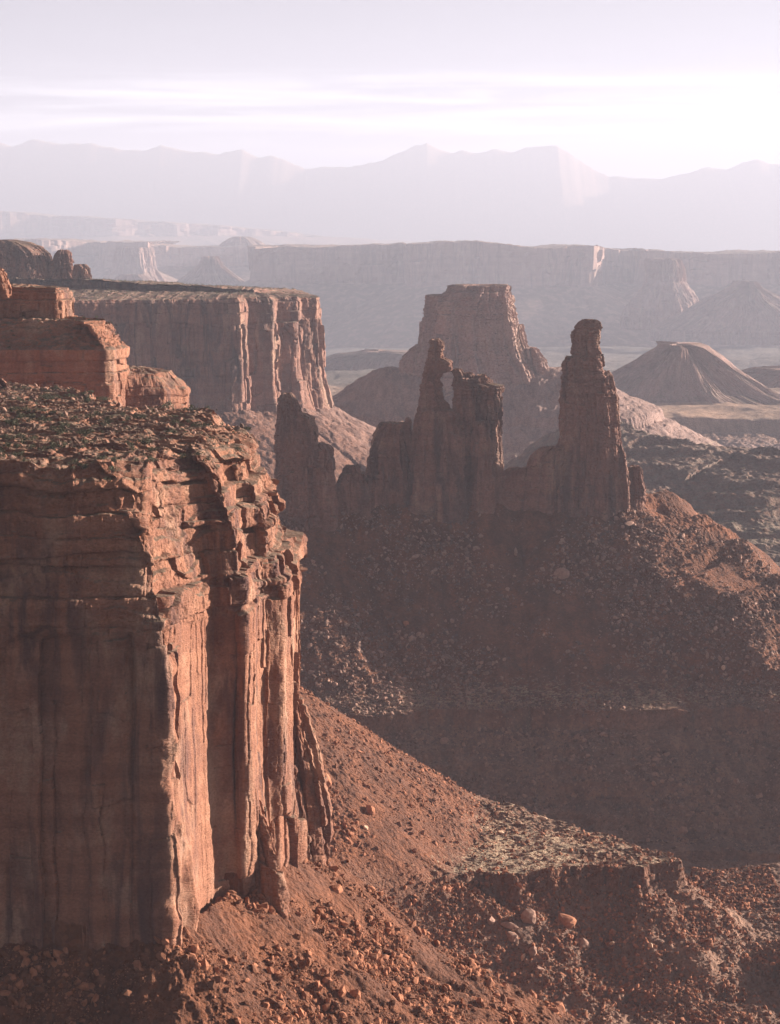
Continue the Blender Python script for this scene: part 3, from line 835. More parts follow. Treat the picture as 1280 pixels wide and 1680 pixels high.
arch_t = tower('rock_tower', M_MID, [
    (1632, 17, [(858, 598, 700), (790, 603, 690), (740, 607, 680), (715, 616, 674), (700, 624, 672), (694, 630, 672)]),       # left fin
    (1632, 7, [(760, 655, 675), (705, 660, 674), (692, 663, 673), (686, 666, 672)]),
    (1628, 20, [(862, 655, 770), (800, 664, 764), (760, 670, 760), (725, 675, 757), (700, 679, 751), (680, 684, 748), (672, 688, 742)]),   # front buttress
    (1632, 10, [(700, 684, 742), (664, 689, 734), (655, 690, 725), (644, 691, 723), (632, 692, 721), (622, 695, 719), (612, 697, 723), (605, 698, 731)]),  # column left of the window
    (1632, 8, [(622, 696, 716), (614, 697, 720), (608, 697, 744), (600, 699, 743), (592, 702, 740), (586, 704, 727), (578, 705, 726), (568, 705, 728), (560, 704, 726), (557, 705, 722)]),  # head over the window
    (1636, 16, [(850, 735, 832), (790, 740, 826), (760, 743, 822), (700, 745, 820), (662, 747, 819), (650, 749, 819), (632, 748, 819), (628, 748, 803), (620, 747, 800)]),  # block
    (1636, 9, [(640, 749, 762), (618, 746, 760), (606, 739, 756)]),
    (1636, 8, [(640, 752, 786), (618, 756, 782), (612, 760, 774)]),
    (1637, 8, [(640, 776, 806), (622, 781, 801), (615, 784, 796)]),
    (1628, 12, [(858, 765, 808), (780, 770, 806), (720, 772, 803), (690, 778, 800)]),
    ], 14, 0.5, 403, 1.0, 0.8, parts=['side_fin', 'side_fin', 'buttress', 'window_column', 'knobbed_head', 'square_block', 'square_block', 'square_block', 'square_block', 'rib'])
tag(arch_t, 'rock tower pierced by a small window under its knobbed head, second tower from the left', 'rock tower')
saddle = tower('rock_fin', M_MID, [(1634, 11, [(866, 790, 960), (820, 804, 957), (797, 813, 950), (784, 820, 942), (775, 828, 930), (768, 838, 912)]),
    (1632, 12, [(862, 858, 960), (790, 866, 955), (765, 868, 950), (748, 874, 948), (738, 884, 945), (733, 895, 940)]),
    (1630, 10, [(868, 690, 840), (830, 700, 820), (815, 720, 800)])], 14, 0.6, 404, 0.9, 0.9)
tag(saddle, 'low saddle of broken rock joining the arch tower to the tallest tower', 'rock fin')
monster = tower('rock_tower', M_MID, [
    (1634, 20, [(868, 912, 1026), (800, 914, 1022), (760, 916, 1018), (730, 917, 1016), (700, 922, 1013), (660, 925, 1009), (640, 925, 1003), (626, 925, 1000)]),
    (1634, 16, [(700, 924, 1000), (640, 925, 990), (610, 926, 987), (592, 927, 986), (586, 931, 985)]),
    (1634, 13, [(610, 934, 988), (590, 937, 985), (576, 940, 982), (566, 942, 979), (556, 941, 981), (550, 940, 982), (544, 942, 982), (536, 945, 982), (528, 950, 980), (525, 956, 976)]),
    (1632, 11, [(720, 984, 1014), (660, 986, 1013), (650, 986, 1013), (640, 986, 1007), (628, 987, 1005), (615, 988, 1002), (609, 990, 999)]),
    (1630, 13, [(868, 985, 1034), (790, 995, 1030), (760, 1000, 1026), (740, 1004, 1022), (728, 1006, 1016)]),
    (1638, 13, [(868, 1000, 1062), (830, 1006, 1058), (800, 1010, 1056), (780, 1018, 1052), (770, 1030, 1050), (765, 1036, 1047)]),
    ], 16, 0.5, 405, 1.0, 0.8, parts=['shaft', 'shaft', 'bottle_head', 'shoulder', 'buttress', 'side_fin'])
tag(monster, 'tallest slender rock tower with a banded bottle shaped head, right of the arch tower', 'rock tower')
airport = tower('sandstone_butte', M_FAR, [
    (3300, 75, [(625, 672, 880), (590, 684, 862), (570, 690, 852), (540, 694, 846), (520, 696, 842), (505, 698, 838), (488, 702, 836), (484, 703, 834)]),
    (3300, 60, [(500, 705, 834), (476, 732, 833), (469, 735, 832), (467, 742, 830)]),
    (3290, 40, [(630, 820, 880), (585, 826, 872), (560, 828, 862), (545, 830, 859), (532, 834, 856)]),
    (3290, 40, [(640, 850, 912), (610, 856, 900), (590, 858, 893), (578, 860, 884), (570, 862, 878)]),
    (3290, 34, [(650, 880, 930), (630, 885, 918), (618, 890, 908)]),
    (3295, 40, [(625, 655, 720), (598, 658, 705), (584, 664, 702), (574, 674, 700), (566, 682, 698)]),
    ], 40, 1.5, 406, 3.0, 1.3, 3.0, parts=['cliff_body', 'cap', 'stepped_shoulder', 'stepped_shoulder', 'stepped_shoulder', 'low_shoulder'])
tag(airport, 'large hazy flat topped butte with stepped right shoulder standing behind the arch tower', 'butte')

# ------------------------------------------------------------------ far mesas, cones and mountains
def disp_mesa(zc, tan, sc, seed):
    def f(S, Z, v, total, rough, setb, flare, X, Y):
        r1 = np.random.default_rng(seed)
        W = jointed(S, Z, r1, total, 25 * sc, 90 * sc, 7 * sc, 0.12, 200, 500, 4 * sc, 4 * sc, 0.15, seed=seed)
        W = W + jointed(S, Z, r1, total, 8 * sc, 26 * sc, 3 * sc, 0.12, 40, 160, 1.5 * sc, 2 * sc, 0.15, seed=seed + 4)
        sk = np.maximum(zc - Z, 0) / tan
        k = sstep(zc - 12, zc + 4, Z)
        g = noise2(S / (70 * sc), Z / 900, seed + 8) + 0.5 * noise2(S / (30 * sc), Z / 500, seed + 9)
        return W * rough * (0.25 + 0.75 * k) + sk * (1 + 0.18 * g) + 12 * sc * noise2(S / (200 * sc), Z / 400, seed + 7), v ** 4 * sc * (4.5 * noise2(S / (150 * sc), 0 * S, seed + 12) + 2.5 * noise2(S / (40 * sc), 0 * S, seed + 13))
    return f

def mesa(label, pts, zb, zc, spine, ds, dz, tan, sc, seed, name='mesa', corner=20, group='far mesas', rise=0.0):
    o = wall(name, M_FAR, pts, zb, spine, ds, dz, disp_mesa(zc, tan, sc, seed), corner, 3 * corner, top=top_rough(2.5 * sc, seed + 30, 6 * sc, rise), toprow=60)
    return tag(o, label, 'mesa', group)

def mp_(px, row, Y, r=1.0):
    x, y, z = P(px, row, Y)
    return (x, y, r, 0, 0, z)
FM = [mp_(413, 404, 15202), mp_(413, 404, 13754), mp_(420, 404, 13536), mp_(560, 405, 13464), mp_(668, 403, 13391), mp_(676, 402, 12741), mp_(760, 399, 12596), mp_(860, 403, 12596), mp_(972, 406, 12667),
      mp_(990, 407, 13464), mp_(1040, 409, 13536), mp_(1060, 410, 13030), mp_(1160, 413, 12957), mp_(1250, 415, 12957), mp_(1400, 416, 12885), mp_(1700, 416, 12885), mp_(1700, 416, 15202)]
mesa('long blue grey mesa wall across the middle distance behind the flat topped butte', FM, -780, PZ(468, 12800), [mp_(600, 404, 15057), mp_(1500, 414, 15057)], 15, 9, 0.50, 2.2, 501)
FL = [mp_(-300, 392, 20270), mp_(-300, 392, 18097), mp_(0, 390, 17953), mp_(60, 391, 17808), mp_(150, 397, 18097), mp_(185, 398, 17374), mp_(240, 400, 17229), mp_(250, 402, 18097), mp_(340, 404, 18242), mp_(440, 402, 18242), mp_(560, 403, 18532), mp_(640, 405, 19980)]
mesa('pale mesa at the far left, fainter than the long mesa wall', FL, -780, PZ(438, 17600), [mp_(-300, 391, 20125), mp_(500, 404, 19835)], 20, 10, 0.45, 2.8, 511)
FB = [mp_(-400, 350, 35485), mp_(-400, 350, 30816), mp_(0, 348, 30442), mp_(70, 352, 30816), mp_(180, 358, 30630), mp_(300, 368, 31191), mp_(430, 378, 31750), mp_(560, 390, 32497), mp_(640, 398, 35113)]
mesa('palest low sloping tableland below the mountains on the left', FB, -780, PZ(388, 30700), [mp_(-400, 350, 34417), mp_(500, 392, 34320)], 50, 16, 0.15, 4.0, 521)

def small_butte(label, Y, outline, seed, name='butte', res=None, block=4.0, lump=0.10):
    half = max((r[2] - r[1]) / 2 for r in outline) * Y / F_PX
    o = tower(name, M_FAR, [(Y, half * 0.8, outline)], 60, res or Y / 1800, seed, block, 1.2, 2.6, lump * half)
    return tag(o, label, 'butte')
small_butte('square hazy butte standing in front of the right part of the long mesa wall', 11583, [(520, 1020, 1160), (490, 1035, 1140), (470, 1050, 1124), (462, 1057, 1119), (440, 1058, 1118), (428, 1060, 1117), (424, 1064, 1112)], 531)
small_butte('small pointed hazy cone at the right edge below the long mesa wall', 11003, [(540, 1080, 1400), (510, 1140, 1330), (490, 1170, 1275), (480, 1195, 1254), (472, 1207, 1238), (466, 1213, 1231), (461, 1218, 1226)], 532)
small_butte('tiny knobbed butte in front of the pale mesa at the far left', 15202, [(470, 285, 405), (455, 305, 385), (445, 318, 372), (435, 330, 360), (426, 335, 355), (420, 337, 352)], 533)
small_butte('low rounded dome on the skyline of the pale mesa', 18677, [(412, 355, 445), (404, 362, 435), (396, 370, 424), (390, 380, 412), (388, 386, 404)], 534)
small_butte('pale square buttress at the foot of the pale mesa on the far left', 16216, [(465, 165, 270), (448, 180, 256), (436, 186, 250), (415, 188, 247), (406, 192, 244)], 535)
small_butte('flat hazy hillock above the promontory rim on the left', 13030, [(475, 170, 270), (462, 188, 250), (454, 198, 238), (450, 204, 232)], 536)
cone = small_butte('broad hazy cone hill with a small flat cap on the right, above the pale flat', 4900,
    [(664, 960, 1330), (640, 985, 1262), (620, 1010, 1228), (600, 1042, 1192), (585, 1066, 1168), (574, 1084, 1148), (569, 1092, 1140), (564, 1096, 1122)], 537, 'cone_hill', 2.0, 1.0, 0.16)
lowh = small_butte('long low dark ridge seen between the promontory and the flat topped butte', 7000,
    [(690, 430, 760), (640, 480, 740), (610, 512, 720), (590, 538, 705), (582, 560, 698), (578, 596, 690), (576, 604, 640)], 538, 'low_ridge', 2.4, 3.0)
rsh = small_butte('low hazy shoulder hill at the right edge beside the cone hill', 5300,
    [(668, 1120, 1460), (640, 1160, 1440), (618, 1200, 1420), (608, 1225, 1400), (604, 1240, 1380)], 539, 'low_hill', 2.4, 3.0)

# mountains on the skyline
RIDGE = [(-300, 240), (-60, 236), (0, 234), (20, 240), (55, 228), (80, 232), (110, 237), (148, 233), (175, 241), (205, 246), (235, 246), (265, 237), (300, 246), (330, 249), (360, 251), (385, 246), (397, 244), (420, 256), (450, 258), (470, 264), (500, 276),
         (560, 274), (600, 268), (630, 262), (650, 252), (680, 238), (700, 236), (725, 248), (745, 251), (758, 246), (780, 250), (810, 244), (840, 249), (862, 243), (880, 238), (900, 241), (915, 240), (935, 252), (955, 266), (975, 280), (1000, 290), (1040, 292),
         (1090, 293), (1125, 284), (1160, 275), (1190, 278), (1215, 268), (1240, 262), (1262, 268), (1290, 270), (1350, 262), (1600, 280)]
MY = 45000.0
mxs = np.linspace(P(-250, 300, MY)[0], P(1530, 300, MY)[0], 700)
rz = np.interp(mxs, [P(p, r, MY)[0] for p, r in RIDGE], [P(p, r, MY)[2] for p, r in RIDGE])
rz = rz + 14 * 1.4 * fbm2(mxs / 260, 0 * mxs, 601, 4)
uu = np.concatenate([np.linspace(-1, 0, 60), np.linspace(0, 1, 25)[1:]])[:, None]
mX = mxs[None, :] + 0 * uu
fall = np.abs(uu)
mY = MY + np.where(uu < 0, uu * 4500, uu * 2500) + 0 * mX
prof = (1 - fall) ** 1.25
mZ = -760 + (rz[None, :] + 760) * prof + 90 * fbm2(mX / 1500, mY / 1500, 603, 5) * fall * (1 - fall) * 2.6
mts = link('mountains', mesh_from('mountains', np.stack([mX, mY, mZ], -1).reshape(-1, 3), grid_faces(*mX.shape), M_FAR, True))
tag(mts, 'pale lilac mountain range along the skyline', 'mountains', kind='structure')
# ------------------------------------------------------------------ loose rock
def boulder_verts(seed, sub, flat=(1.0, 1.0, 1.0)):
    import bmesh
    r = np.random.default_rng(seed)
    bm = bmesh.new(); bmesh.ops.create_icosphere(bm, subdivisions=sub, radius=1.0)
    V = np.array([v.co[:] for v in bm.verts]); Fc = np.array([[v.index for v in f.verts] for f in bm.faces]); bm.free()
    N = r.normal(size=(24, 3)); N /= np.linalg.norm(N, axis=1)[:, None]
    dd = r.uniform(0.60, 1.05, 24)
    t = np.where(V @ N.T > 0.05, dd[None, :] / np.maximum(V @ N.T, 0.05), 9).min(1)
    V = V * np.minimum(t, 1.15)[:, None]
    if sub > 1: V = V * (1 + 0.05 * noise3(V[:, 0] * 3, V[:, 1] * 3, V[:, 2] * 3, seed))[:, None]
    return V * np.array(flat), Fc

def stone_mat(name, base, alt):
    m, n, b, geo = nodes_for(name)
    oi = n.nodes.new('ShaderNodeObjectInfo')
    pos = geo.outputs['Position']
    col = mixc(n, rng_(n, nz(n, pos, 0.5, (1, 1, 1), 5, 0.6), 0.35, 0.65), base, alt)
    sp = n.nodes.new('ShaderNodeSeparateColor'); n.links.new(geo.outputs['Random Per Island'], sp.inputs[0])
    isl = mixc(n, rng_(n, geo.outputs['Random Per Island'], 0, 1), (0.5, 0.49, 0.49), (1.6, 1.54, 1.48))
    col = mixc(n, 0.8, col, isl, 'MULTIPLY')
    n.links.new(col, b.inputs['Base Color'])
    bump(n, b, nz(n, pos, 1.6, (1, 1, 1.5), 5, 0.65), 0.3, 0.8)
    return m
M_STONE = stone_mat('loose_sandstone', (0.26, 0.108, 0.060), (0.18, 0.074, 0.043))
M_STONE_LOW = stone_mat('loose_brown_stone', (0.25, 0.148, 0.112), (0.175, 0.103, 0.080))
M_STONE_PALE = stone_mat('loose_pale_stone', (0.42, 0.285, 0.20), (0.33, 0.20, 0.14))

def visible_depth(Yc): return Yc

def hit(px, py, y0, y1):
    """where the ground lies under a photo pixel, first crossing between two distances"""
    Ys = np.arange(y0, y1, 0.5)
    x, _, z = P(px, py, 1.0)
    g = land(x * Ys, Ys)
    k = np.argmax(g >= z * Ys) if (g >= z * Ys).any() else len(Ys) - 1
    return np.array([x * Ys[k], Ys[k], g[k]])

PROTO = {}
def proto(kind, k):
    key = (kind, k)
    if key not in PROTO:
        V, Fc = boulder_verts(900 + k, 3 if kind == 'big' else 2)
        mat = {'big': M_STONE, 'red': M_STONE, 'low': M_STONE_LOW, 'pale': M_STONE_PALE, 'biglow': M_STONE_LOW}[kind]
        PROTO[key] = mesh_from('boulder', V, Fc, mat)
    return PROTO[key]

rb = np.random.default_rng(77)
def put_boulder(p, size, mesh, label, group=None, rot=None, sink=0.3, name='boulder'):
    o = bpy.data.objects.new(name, mesh)
    o.location = (p[0], p[1], p[2] + size[2] * (1 - 2 * sink) * 0.5 + 0.0)
    o.rotation_euler = rot if rot is not None else (rb.uniform(-.5, .5), rb.uniform(-.5, .5), rb.uniform(0, 6.28))
    o.scale = size
    COL.objects.link(o)
    return tag(o, label, 'boulder', group)

# boulders one can single out
SINGLE = [
    (893, 1346, 1030, 1250, (4.6, 1.7, 1.5), (0.1, 0.55, -0.4), 'pale', 'long slab leaning on a smaller block on the pale bench'),
    (822, 1368, 1020, 1250, (2.9, 2.4, 1.6), None, 'pale', 'angular sunlit block standing on the slope where it meets the pale bench'),
    (851, 1352, 1020, 1250, (2.2, 1.6, 1.3), None, 'pale', 'rounded block on the pale bench just left of the long leaning slab'),
    (1034, 1372, 1020, 1250, (2.4, 1.5, 1.7), None, 'red', 'larger of the two rusty blocks side by side near the tip of the bench'),
    (1050, 1376, 1020, 1250, (1.5, 1.1, 1.4), None, 'red', 'smaller of the two rusty blocks side by side near the tip of the bench'),
    (1079, 1382, 1020, 1250, (1.5, 1.3, 1.0), None, 'red', 'single rusty block closest to the tip of the bench'),
    (868, 1512, 900, 1150, (4.2, 3.4, 4.6), (0.2, -0.4, 0.3), 'low', 'tall pointed boulder in the dark hollow below the bench, biggest of its heap'),
    (838, 1522, 900, 1150, (5.2, 2.4, 2.0), (0.0, 0.45, 0.3), 'low', 'long flat slab sloping beside the pointed boulder in the dark hollow'),
    (806, 1514, 900, 1150, (3.2, 2.4, 2.0), None, 'low', 'blocky boulder at the left end of the heap in the dark hollow'),
    (840, 1541, 900, 1150, (4.0, 2.6, 2.6), None, 'low', 'wide boulder in the dark hollow just under the sloping slab'),
    (874, 1566, 900, 1150, (3.2, 2.6, 3.4), None, 'low', 'dark round boulder in the hollow with a thin sunlit stone at its side'),
    (858, 1573, 900, 1150, (1.2, 1.2, 2.4), (0.1, 0.2, 0.2), 'pale', 'thin upright sunlit stone at the left side of the dark round boulder'),
    (886, 1592, 900, 1150, (3.0, 2.0, 1.4), None, 'low', 'low flat boulder at the near foot of the heap in the hollow'),
    (958, 1552, 900, 1150, (3.6, 2.8, 3.2), None, 'low', 'boulder on top of the small rubble pile right of the heap in the hollow'),
    (1005, 1549, 900, 1150, (1.5, 1.2, 1.2), None, 'pale', 'small bright stone left of the mound in the hollow'),
    (1068, 1555, 900, 1150, (1.3, 1.2, 1.9), None, 'pale', 'upright sunlit stone standing alone above the broken ledges'),
    (607, 1332, 900, 1200, (2.6, 2.3, 2.8), None, 'red', 'rounded boulder high on the slope right of the headland prow'),
    (575, 1370, 900, 1200, (2.0, 1.6, 1.4), None, 'red', 'left of two sunlit boulders below the rounded one by the prow'),
    (600, 1360, 900, 1200, (1.9, 1.4, 1.4), None, 'pale', 'right of two sunlit boulders below the rounded one by the prow'),
    (1187, 1098, 1300, 1700, (1.9, 1.6, 2.2), None, 'pale', 'lone whitish boulder standing out on the dark slope below the tallest tower'),
    (1075, 1272, 1200, 1600, (3.4, 2.2, 1.9), None, 'low', 'upper of two grey slabs on the shaded slope above the wash'),
    (1086, 1284, 1200, 1600, (2.4, 1.9, 1.4), None, 'low', 'lower of two grey slabs on the shaded slope above the wash'),
    (682, 915, 1400, 1700, (4.6, 2.6, 2.0), None, 'low', 'wide block high on the shaded slope below the arch tower'),
    (667, 1024, 1300, 1700, (2.6, 2.2, 2.2), None, 'red', 'reddish block half way down the shaded slope below the arch tower'),
    (549, 1125, 1250, 1700, (3.4, 2.0, 1.9), None, 'low', 'block on the shaded slope beside the headland prow'),
    (560, 1632, 540, 720, (1.5, 1.3, 2.2), None, 'red', 'left of two upright boulders low on the near sunlit talus'),
    (583, 1636, 540, 720, (1.7, 1.3, 2.4), None, 'red', 'right of two upright boulders low on the near sunlit talus'),
    (632, 1600, 540, 720, (1.6, 1.2, 1.3), None, 'red', 'blocky boulder on the near sunlit talus above the upright pair'),
    (552, 1462, 540, 760, (3.0, 1.6, 2.0), (0.2, 0.3, 0.6), 'red', 'broad outcropping block near the top of the near sunlit talus'),
]
for i, (px, py, y0, y1, sz, rot, kind, label) in enumerate(SINGLE):
    put_boulder(hit(px, py, y0, y1), sz, proto({'low': 'biglow', 'red': 'big', 'pale': 'pale'}[kind], 40 + i), label, rot=rot)

def region(n, x0, x1, y0, y1, keep, seed):
    r = np.random.default_rng(seed); out = []
    while sum(map(len, out)) < n:
        X = r.uniform(x0, x1, 6000); Y = r.uniform(y0, y1, 6000)
        k = keep(X, Y, r)
        out.append(np.stack([X[k], Y[k]], 1))
    return np.concatenate(out)[:n]

def clumps(X, Y, r, s, seed, lo=-0.2, hi=0.6):
    return sstep(lo, hi, noise2(X / s, Y / s, seed) + 0.5 * noise2(X / (s * .4), Y / (s * .4), seed + 1)) > r.uniform(0, 1, len(X))

H1x = H1
def keep_near(X, Y, r):
    d, _, _, _ = near_line(X, Y, H1[:15])
    return (~inside(X, Y, H1)) & (d > 1.5) & (d < 95) & (np.abs(X) < 0.2 * Y) & clumps(X, Y, r, 14, 801, -0.7, 0.8)
def keep_b(X, Y, r):
    k = ~inside(X, Y, BENCH) | (r.uniform(0, 1, len(X)) < 0.15)
    return k & (~inside(X, Y, H2)) & (~inside(X, Y, H1)) & (np.abs(X) < 0.2 * Y) & clumps(X, Y, r, 22, 805, -1.0, 0.8)
def keep_w(X, Y, r):
    d, _, _, _ = near_line(X, Y, WW_RIDGE)
    return (np.abs(X) < 0.2 * Y) & clumps(X, Y, r, 45, 809, -0.9, 0.9)
def keep_top(X, Y, r):
    return inside(X, Y, H1) & (X > -0.19 * Y)
REG = [('near', keep_near, (-125, 90, 545, 735)), ('bench', keep_b, (-80, 200, 905, 1200)), ('ridge', keep_w, (-120, 330, 1240, 1625))]

# several hundred boulders of the second rank, each an object
GROUPS = [('near', 105, 1.0, 'red', 'rusty boulder among the rubble of the near sunlit talus', 'boulders on the near talus', 811),
          ('bench', 85, 1.7, 'red', 'brown boulder on the slope and bench right of the prow', 'boulders around the bench', 812),
          ('ridge', 80, 2.3, 'low', 'grey brown boulder on the shaded slope under the towers', 'boulders below the towers', 813)]
for nm, n, size, kind, label, grp, seed in GROUPS:
    kf, box = next((k, b) for a_, k, b in REG if a_ == nm)
    pts = region(n, *box, kf, seed); gz = land(pts[:, 0], pts[:, 1])
    r = np.random.default_rng(seed + 50)
    for i in range(n):
        s = size * (0.5 + 0.6 * r.pareto(2.0)); s = min(s, size * 3.0)
        sz = (s * r.uniform(.8, 1.25), s * r.uniform(.65, 1.1), s * r.uniform(.5, 1.0))
        put_boulder((pts[i, 0], pts[i, 1], gz[i]), sz, proto(kind, int(r.integers(0, 9))), label, grp)

def rubble(name, label, n, kf, box, smin, smax, seed, mat, zfun=None, power=1.9, cat='rubble'):
    """everything smaller: one sheet of loose stones"""
    pts = region(n, *box, kf, seed); gz = (zfun or land)(pts[:, 0], pts[:, 1])
    r = np.random.default_rng(seed + 1)
    s = smin * (1 - r.uniform(0, 1, n)) ** (-1 / power); s = np.minimum(s, smax)
    pv = [boulder_verts(950 + k, 1) for k in range(6)]
    V = np.empty((n, len(pv[0][0]), 3)); 
    for k in range(6):
        m = np.arange(n) % 6 == k; c = m.sum()
        q = r.normal(size=(c, 4)); q /= np.linalg.norm(q, axis=1)[:, None]
        w, x, y, z = q.T
        R = np.stack([1 - 2 * (y * y + z * z), 2 * (x * y - z * w), 2 * (x * z + y * w), 2 * (x * y + z * w), 1 - 2 * (x * x + z * z), 2 * (y * z - x * w),
                      2 * (x * z - y * w), 2 * (y * z + x * w), 1 - 2 * (x * x + y * y)], 1).reshape(-1, 3, 3)
        st = np.stack([r.uniform(.8, 1.5, c), r.uniform(.6, 1.0, c), r.uniform(.45, .9, c)], 1) * s[m][:, None]
        P3 = pv[k][0][None] * st[:, None, :]
        V[m] = np.einsum('nij,nvj->nvi', R, P3) + np.stack([pts[m, 0], pts[m, 1], gz[m] + 0.12 * s[m]], 1)[:, None, :]
    F = pv[0][1]
    nv = V.shape[1]
    Fs = np.concatenate([pv[k][1] + 0 for k in range(1)])
    FF = (F[None] + (np.arange(n) * nv)[:, None, None]).reshape(-1, 3)
    o = link(name, mesh_from(name, V.reshape(-1, 3), FF, mat))
    return tag(o, label, cat, kind='stuff')
rubble('rubble', 'small loose stones strewn over the near sunlit talus', 52000, keep_near, REG[0][2], 0.17, 1.9, 821, M_STONE)
rubble('rubble', 'small loose stones strewn over the bench and the slope right of the prow', 52000, keep_b, REG[1][2], 0.32, 1.7, 823, M_STONE)
rubble('rubble', 'small loose stones strewn over the shaded slope under the towers', 36000, keep_w, REG[2][2], 0.42, 2.2, 825, M_STONE_LOW)

# ------------------------------------------------------------------ the top of the near headland: slabs and scrub
def top_sampler(obj, zmin, cell):
    """highest surface height on a grid over the flat top of a headland"""
    cs = []
    for ch in obj.children:
        n = len(ch.data.vertices); co = np.empty(n * 3, np.float32); ch.data.vertices.foreach_get('co', co)
        cs.append(co.reshape(-1, 3) + np.array(obj.location))
    co = np.vstack(cs)
    k = co[:, 2] > zmin
    c = co[k]
    x0, y0 = c[:, 0].min(), c[:, 1].min()
    nx_, ny_ = int((c[:, 0].max() - x0) / cell) + 2, int((c[:, 1].max() - y0) / cell) + 2
    g = np.full(nx_ * ny_, -1e9)
    idx = ((c[:, 0] - x0) / cell).astype(int) * ny_ + ((c[:, 1] - y0) / cell).astype(int)
    np.maximum.at(g, idx, c[:, 2])
    def f(X, Y):
        i = np.clip(((X - x0) / cell).astype(int), 0, nx_ - 1) * ny_ + np.clip(((Y - y0) / cell).astype(int), 0, ny_ - 1)
        return g[i]
    return f
top1 = top_sampler(near_cliff, -70, 2.0)
def keep_top1(X, Y, r):
    z = top1(X, Y)
    d, _, _, _ = near_line(X, Y, H1)
    return (z > -66) & (d > 3) & inside(X, Y, H1) & (X > -0.2 * Y) & clumps(X, Y, r, 12, 831, -0.4, 0.7)
rubble('rubble', 'broken slabs and stones lying on top of the near headland', 1600, keep_top1, (-160, -20, 600, 960), 0.20, 1.5, 833, M_STONE_LOW, top1)

def leaf_mat(name, a, b_):
    m, n, b, geo = nodes_for(name)
    n.links.new(mixc(n, rng_(n, geo.outputs['Random Per Island'], 0, 1), a, b_), b.inputs['Base Color'])
    b.inputs['Roughness'].default_value = 0.8
    return m
M_LEAF = leaf_mat('scrub_leaves', (0.055, 0.055, 0.032), (0.120, 0.108, 0.066))
M_SCRUB = leaf_mat('dry_scrub', (0.12, 0.11, 0.07), (0.19, 0.165, 0.11))
def shrub_mesh(seed, n=260, low=False):
    r = np.random.default_rng(seed)
    k = 7
    cen = np.stack([r.normal(0, .38, k), r.normal(0, .38, k), r.uniform(.25, .75, k)], 1); rad = r.uniform(.22, .42, k)
    i = r.integers(0, k, n)
    dirs = r.normal(size=(n, 3)); dirs /= np.linalg.norm(dirs, axis=1)[:, None]
    p = cen[i] + dirs * (rad[i] * r.uniform(.5, 1.05, n))[:, None]; p[:, 2] = np.maximum(p[:, 2], 0.02)
    a = r.normal(size=(n, 3)); a /= np.linalg.norm(a, axis=1)[:, None]
    b = np.cross(a, r.normal(size=(n, 3))); b /= np.linalg.norm(b, axis=1)[:, None]
    sz = r.uniform(.05, .11, n)[:, None] * (2.2 if low else 1.0)
    V = np.stack([p - a * sz, p - b * sz * .6, p + a * sz, p + b * sz * .6], 1).reshape(-1, 3)
    F = np.arange(n * 4).reshape(-1, 4)
    # twigs from the root
    tw = []
    tf = []
    for c in cen:
        o = len(V) + len(tw); w = 0.025
        tw += [(-w, 0, 0), (w, 0, 0), (c[0] + w * .4, c[1], c[2]), (c[0] - w * .4, c[1], c[2])]; tf.append((o, o + 1, o + 2, o + 3))
        o += 4
        tw += [(0, -w, 0), (0, w, 0), (c[0], c[1] + w * .4, c[2]), (c[0], c[1] - w * .4, c[2])]; tf.append((o, o + 1, o + 2, o + 3))
    V = np.vstack([V, np.array(tw)]); F = np.vstack([F, np.array(tf)])
    return V, F
SH = []
for k in range(5):
    V, F = shrub_mesh(700 + k); SH.append(mesh_from('shrub', V, F, M_LEAF))
def shrubs(n, kf, box, zf, smin, smax, label, grp, seed):
    pts = region(n, *box, kf, seed); z = zf(pts[:, 0], pts[:, 1]); r = np.random.default_rng(seed + 1)
    for i in range(n):
        o = bpy.data.objects.new('shrub', SH[int(r.integers(0, 5))])
        s = r.uniform(smin, smax) * (1.4 if r.uniform() < .12 else 1)
        o.location = (pts[i, 0], pts[i, 1], z[i] - 0.1); o.scale = (s * r.uniform(.9, 1.4), s * r.uniform(.9, 1.4), s)
        o.rotation_euler = (0, 0, r.uniform(0, 6.28)); COL.objects.link(o)
        tag(o, label, 'shrub', grp)
def keep_sh(X, Y, r):
    z = top1(X, Y); d, _, _, _ = near_line(X, Y, H1)
    return (z > -65) & (d > 4) & inside(X, Y, H1) & (X > -0.19 * Y) & clumps(X, Y, r, 16, 835, 0.0, 0.7)
shrubs(285, keep_sh, (-160, -20, 600, 960), top1, 0.8, 2.0, 'dark green desert shrub among the slabs on top of the near headland', 'shrubs on the near headland', 841)
topb = top_sampler(butte_low, -55, 1.5)
def keep_bl(X, Y, r):
    return (topb(X, Y) > -52) & inside(X, Y, B1) & (X > -0.19 * Y)
shrubs(50, keep_bl, (-200, -110, 1070, 1110), topb, 0.5, 1.1, 'small grey green shrub on the rubble slope of the stepped butte', 'shrubs on the stepped butte', 845)

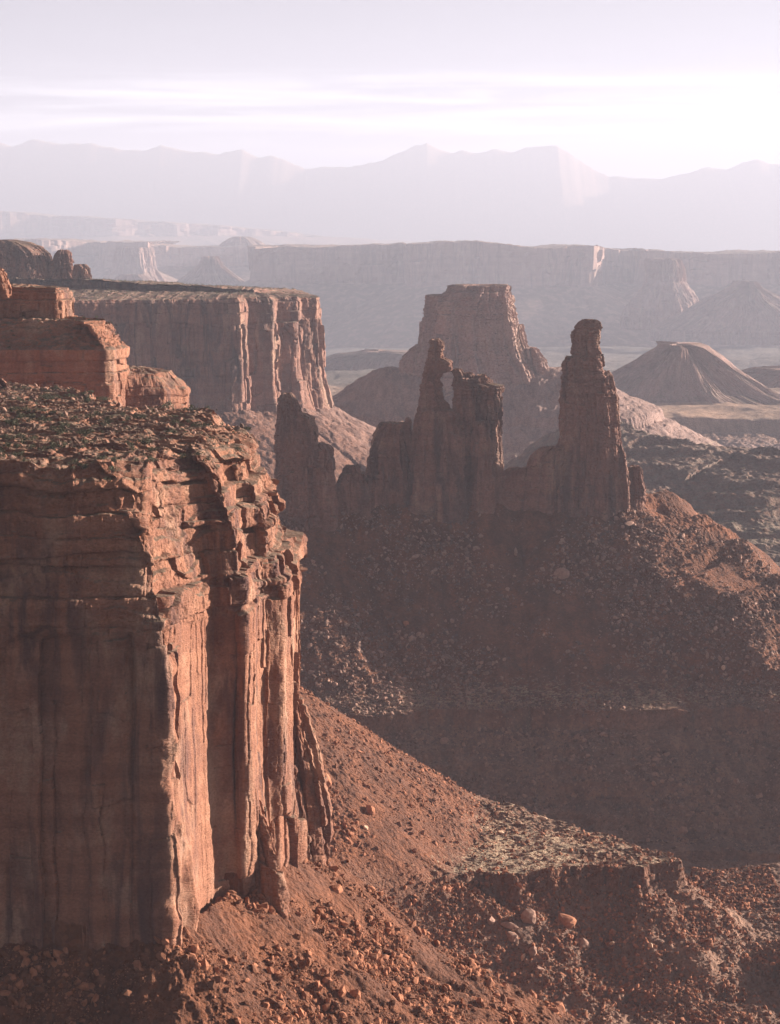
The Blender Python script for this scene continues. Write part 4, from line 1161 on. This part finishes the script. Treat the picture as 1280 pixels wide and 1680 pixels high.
def scrub(name, label, n, kf, box, zf, smin, smax, seed):
    pts = region(n, *box, kf, seed); z = zf(pts[:, 0], pts[:, 1]); r = np.random.default_rng(seed + 1)
    pv = [shrub_mesh(750 + k, 22, True) for k in range(4)]
    nv = len(pv[0][0]); V = np.empty((n, nv, 3)); s = r.uniform(smin, smax, n)
    for i in range(n): V[i] = pv[i % 4][0] * s[i] * np.array([1.2, 1.2, 1.0]) + (pts[i, 0], pts[i, 1], z[i] - 0.15)
    FF = (pv[0][1][None] + (np.arange(n) * nv)[:, None, None]).reshape(-1, 4)
    o = link(name, mesh_from(name, V.reshape(-1, 3), FF, M_SCRUB))
    return tag(o, label, 'scrub', kind='stuff')
topp = top_sampler(prom, -75, 6)
def keep_pr(X, Y, r):
    z = topp(X, Y)
    return (z > -70) & inside(X, Y, PR) & (X > -0.2 * Y) & clumps(X, Y, r, 60, 851, -1.2, 0.6)
scrub('scrub', 'low dark scrub scattered over the flat top of the promontory', 2300, keep_pr, (-620, -60, 2420, 3400), topp, 0.8, 1.9, 853)

scrub('scrub', 'dry tufts and low brush between the slabs on top of the near headland', 900, keep_top1, (-160, -20, 600, 960), top1, 0.25, 0.7, 861)
def keep_gr(X, Y, r):
    return (X > 120) & (X < 0.2 * Y) & clumps(X, Y, r, 90, 863, -0.5, 0.8)
scrub('scrub', 'thin dark scrub dotting the grey green slopes right of the towers', 1800, keep_gr, (120, 560, 1900, 2750), land, 0.9, 2.0, 865)
def keep_fl(X, Y, r):
    return (X > 20) & (X < 0.2 * Y) & clumps(X, Y, r, 20, 867, -0.2, 0.9)
scrub('scrub', 'small dry bushes on the bench and the sunlit flats of the wash', 900, keep_fl, (20, 240, 985, 1185), land, 0.25, 0.6, 869)
# ------------------------------------------------------------------ the air: one closed box of even haze
def haze():
    x0, x1, y0, y1, z0, z1 = -12500, 12500, -1500, 52000, float(GZ.min()) - 2.0, 2060.0
    v = np.array([(x, y, z) for z in (z0, z1) for y in (y0, y1) for x in (x0, x1)], float)
    f = np.array([(0, 2, 3, 1), (4, 5, 7, 6), (0, 1, 5, 4), (2, 6, 7, 3), (0, 4, 6, 2), (1, 3, 7, 5)])
    m = bpy.data.materials.new('haze'); m.use_nodes = True
    n = m.node_tree; n.nodes.clear()
    out = n.nodes.new('ShaderNodeOutputMaterial'); pv = n.nodes.new('ShaderNodeVolumePrincipled')
    pv.inputs['Color'].default_value = HAZE_COLOR
    pv.inputs['Density'].default_value = HAZE_DENSITY
    pv.inputs['Anisotropy'].default_value = HAZE_G
    pv.inputs['Absorption Color'].default_value = (0, 0, 0, 1)
    n.links.new(pv.outputs['Volume'], out.inputs['Volume'])
    try: m.cycles.homogeneous_volume = True
    except Exception: pass
    o = link('haze', mesh_from('haze', v, f, m))
    tag(o, 'pale lilac morning haze filling the canyon', 'haze', kind='stuff')
haze()
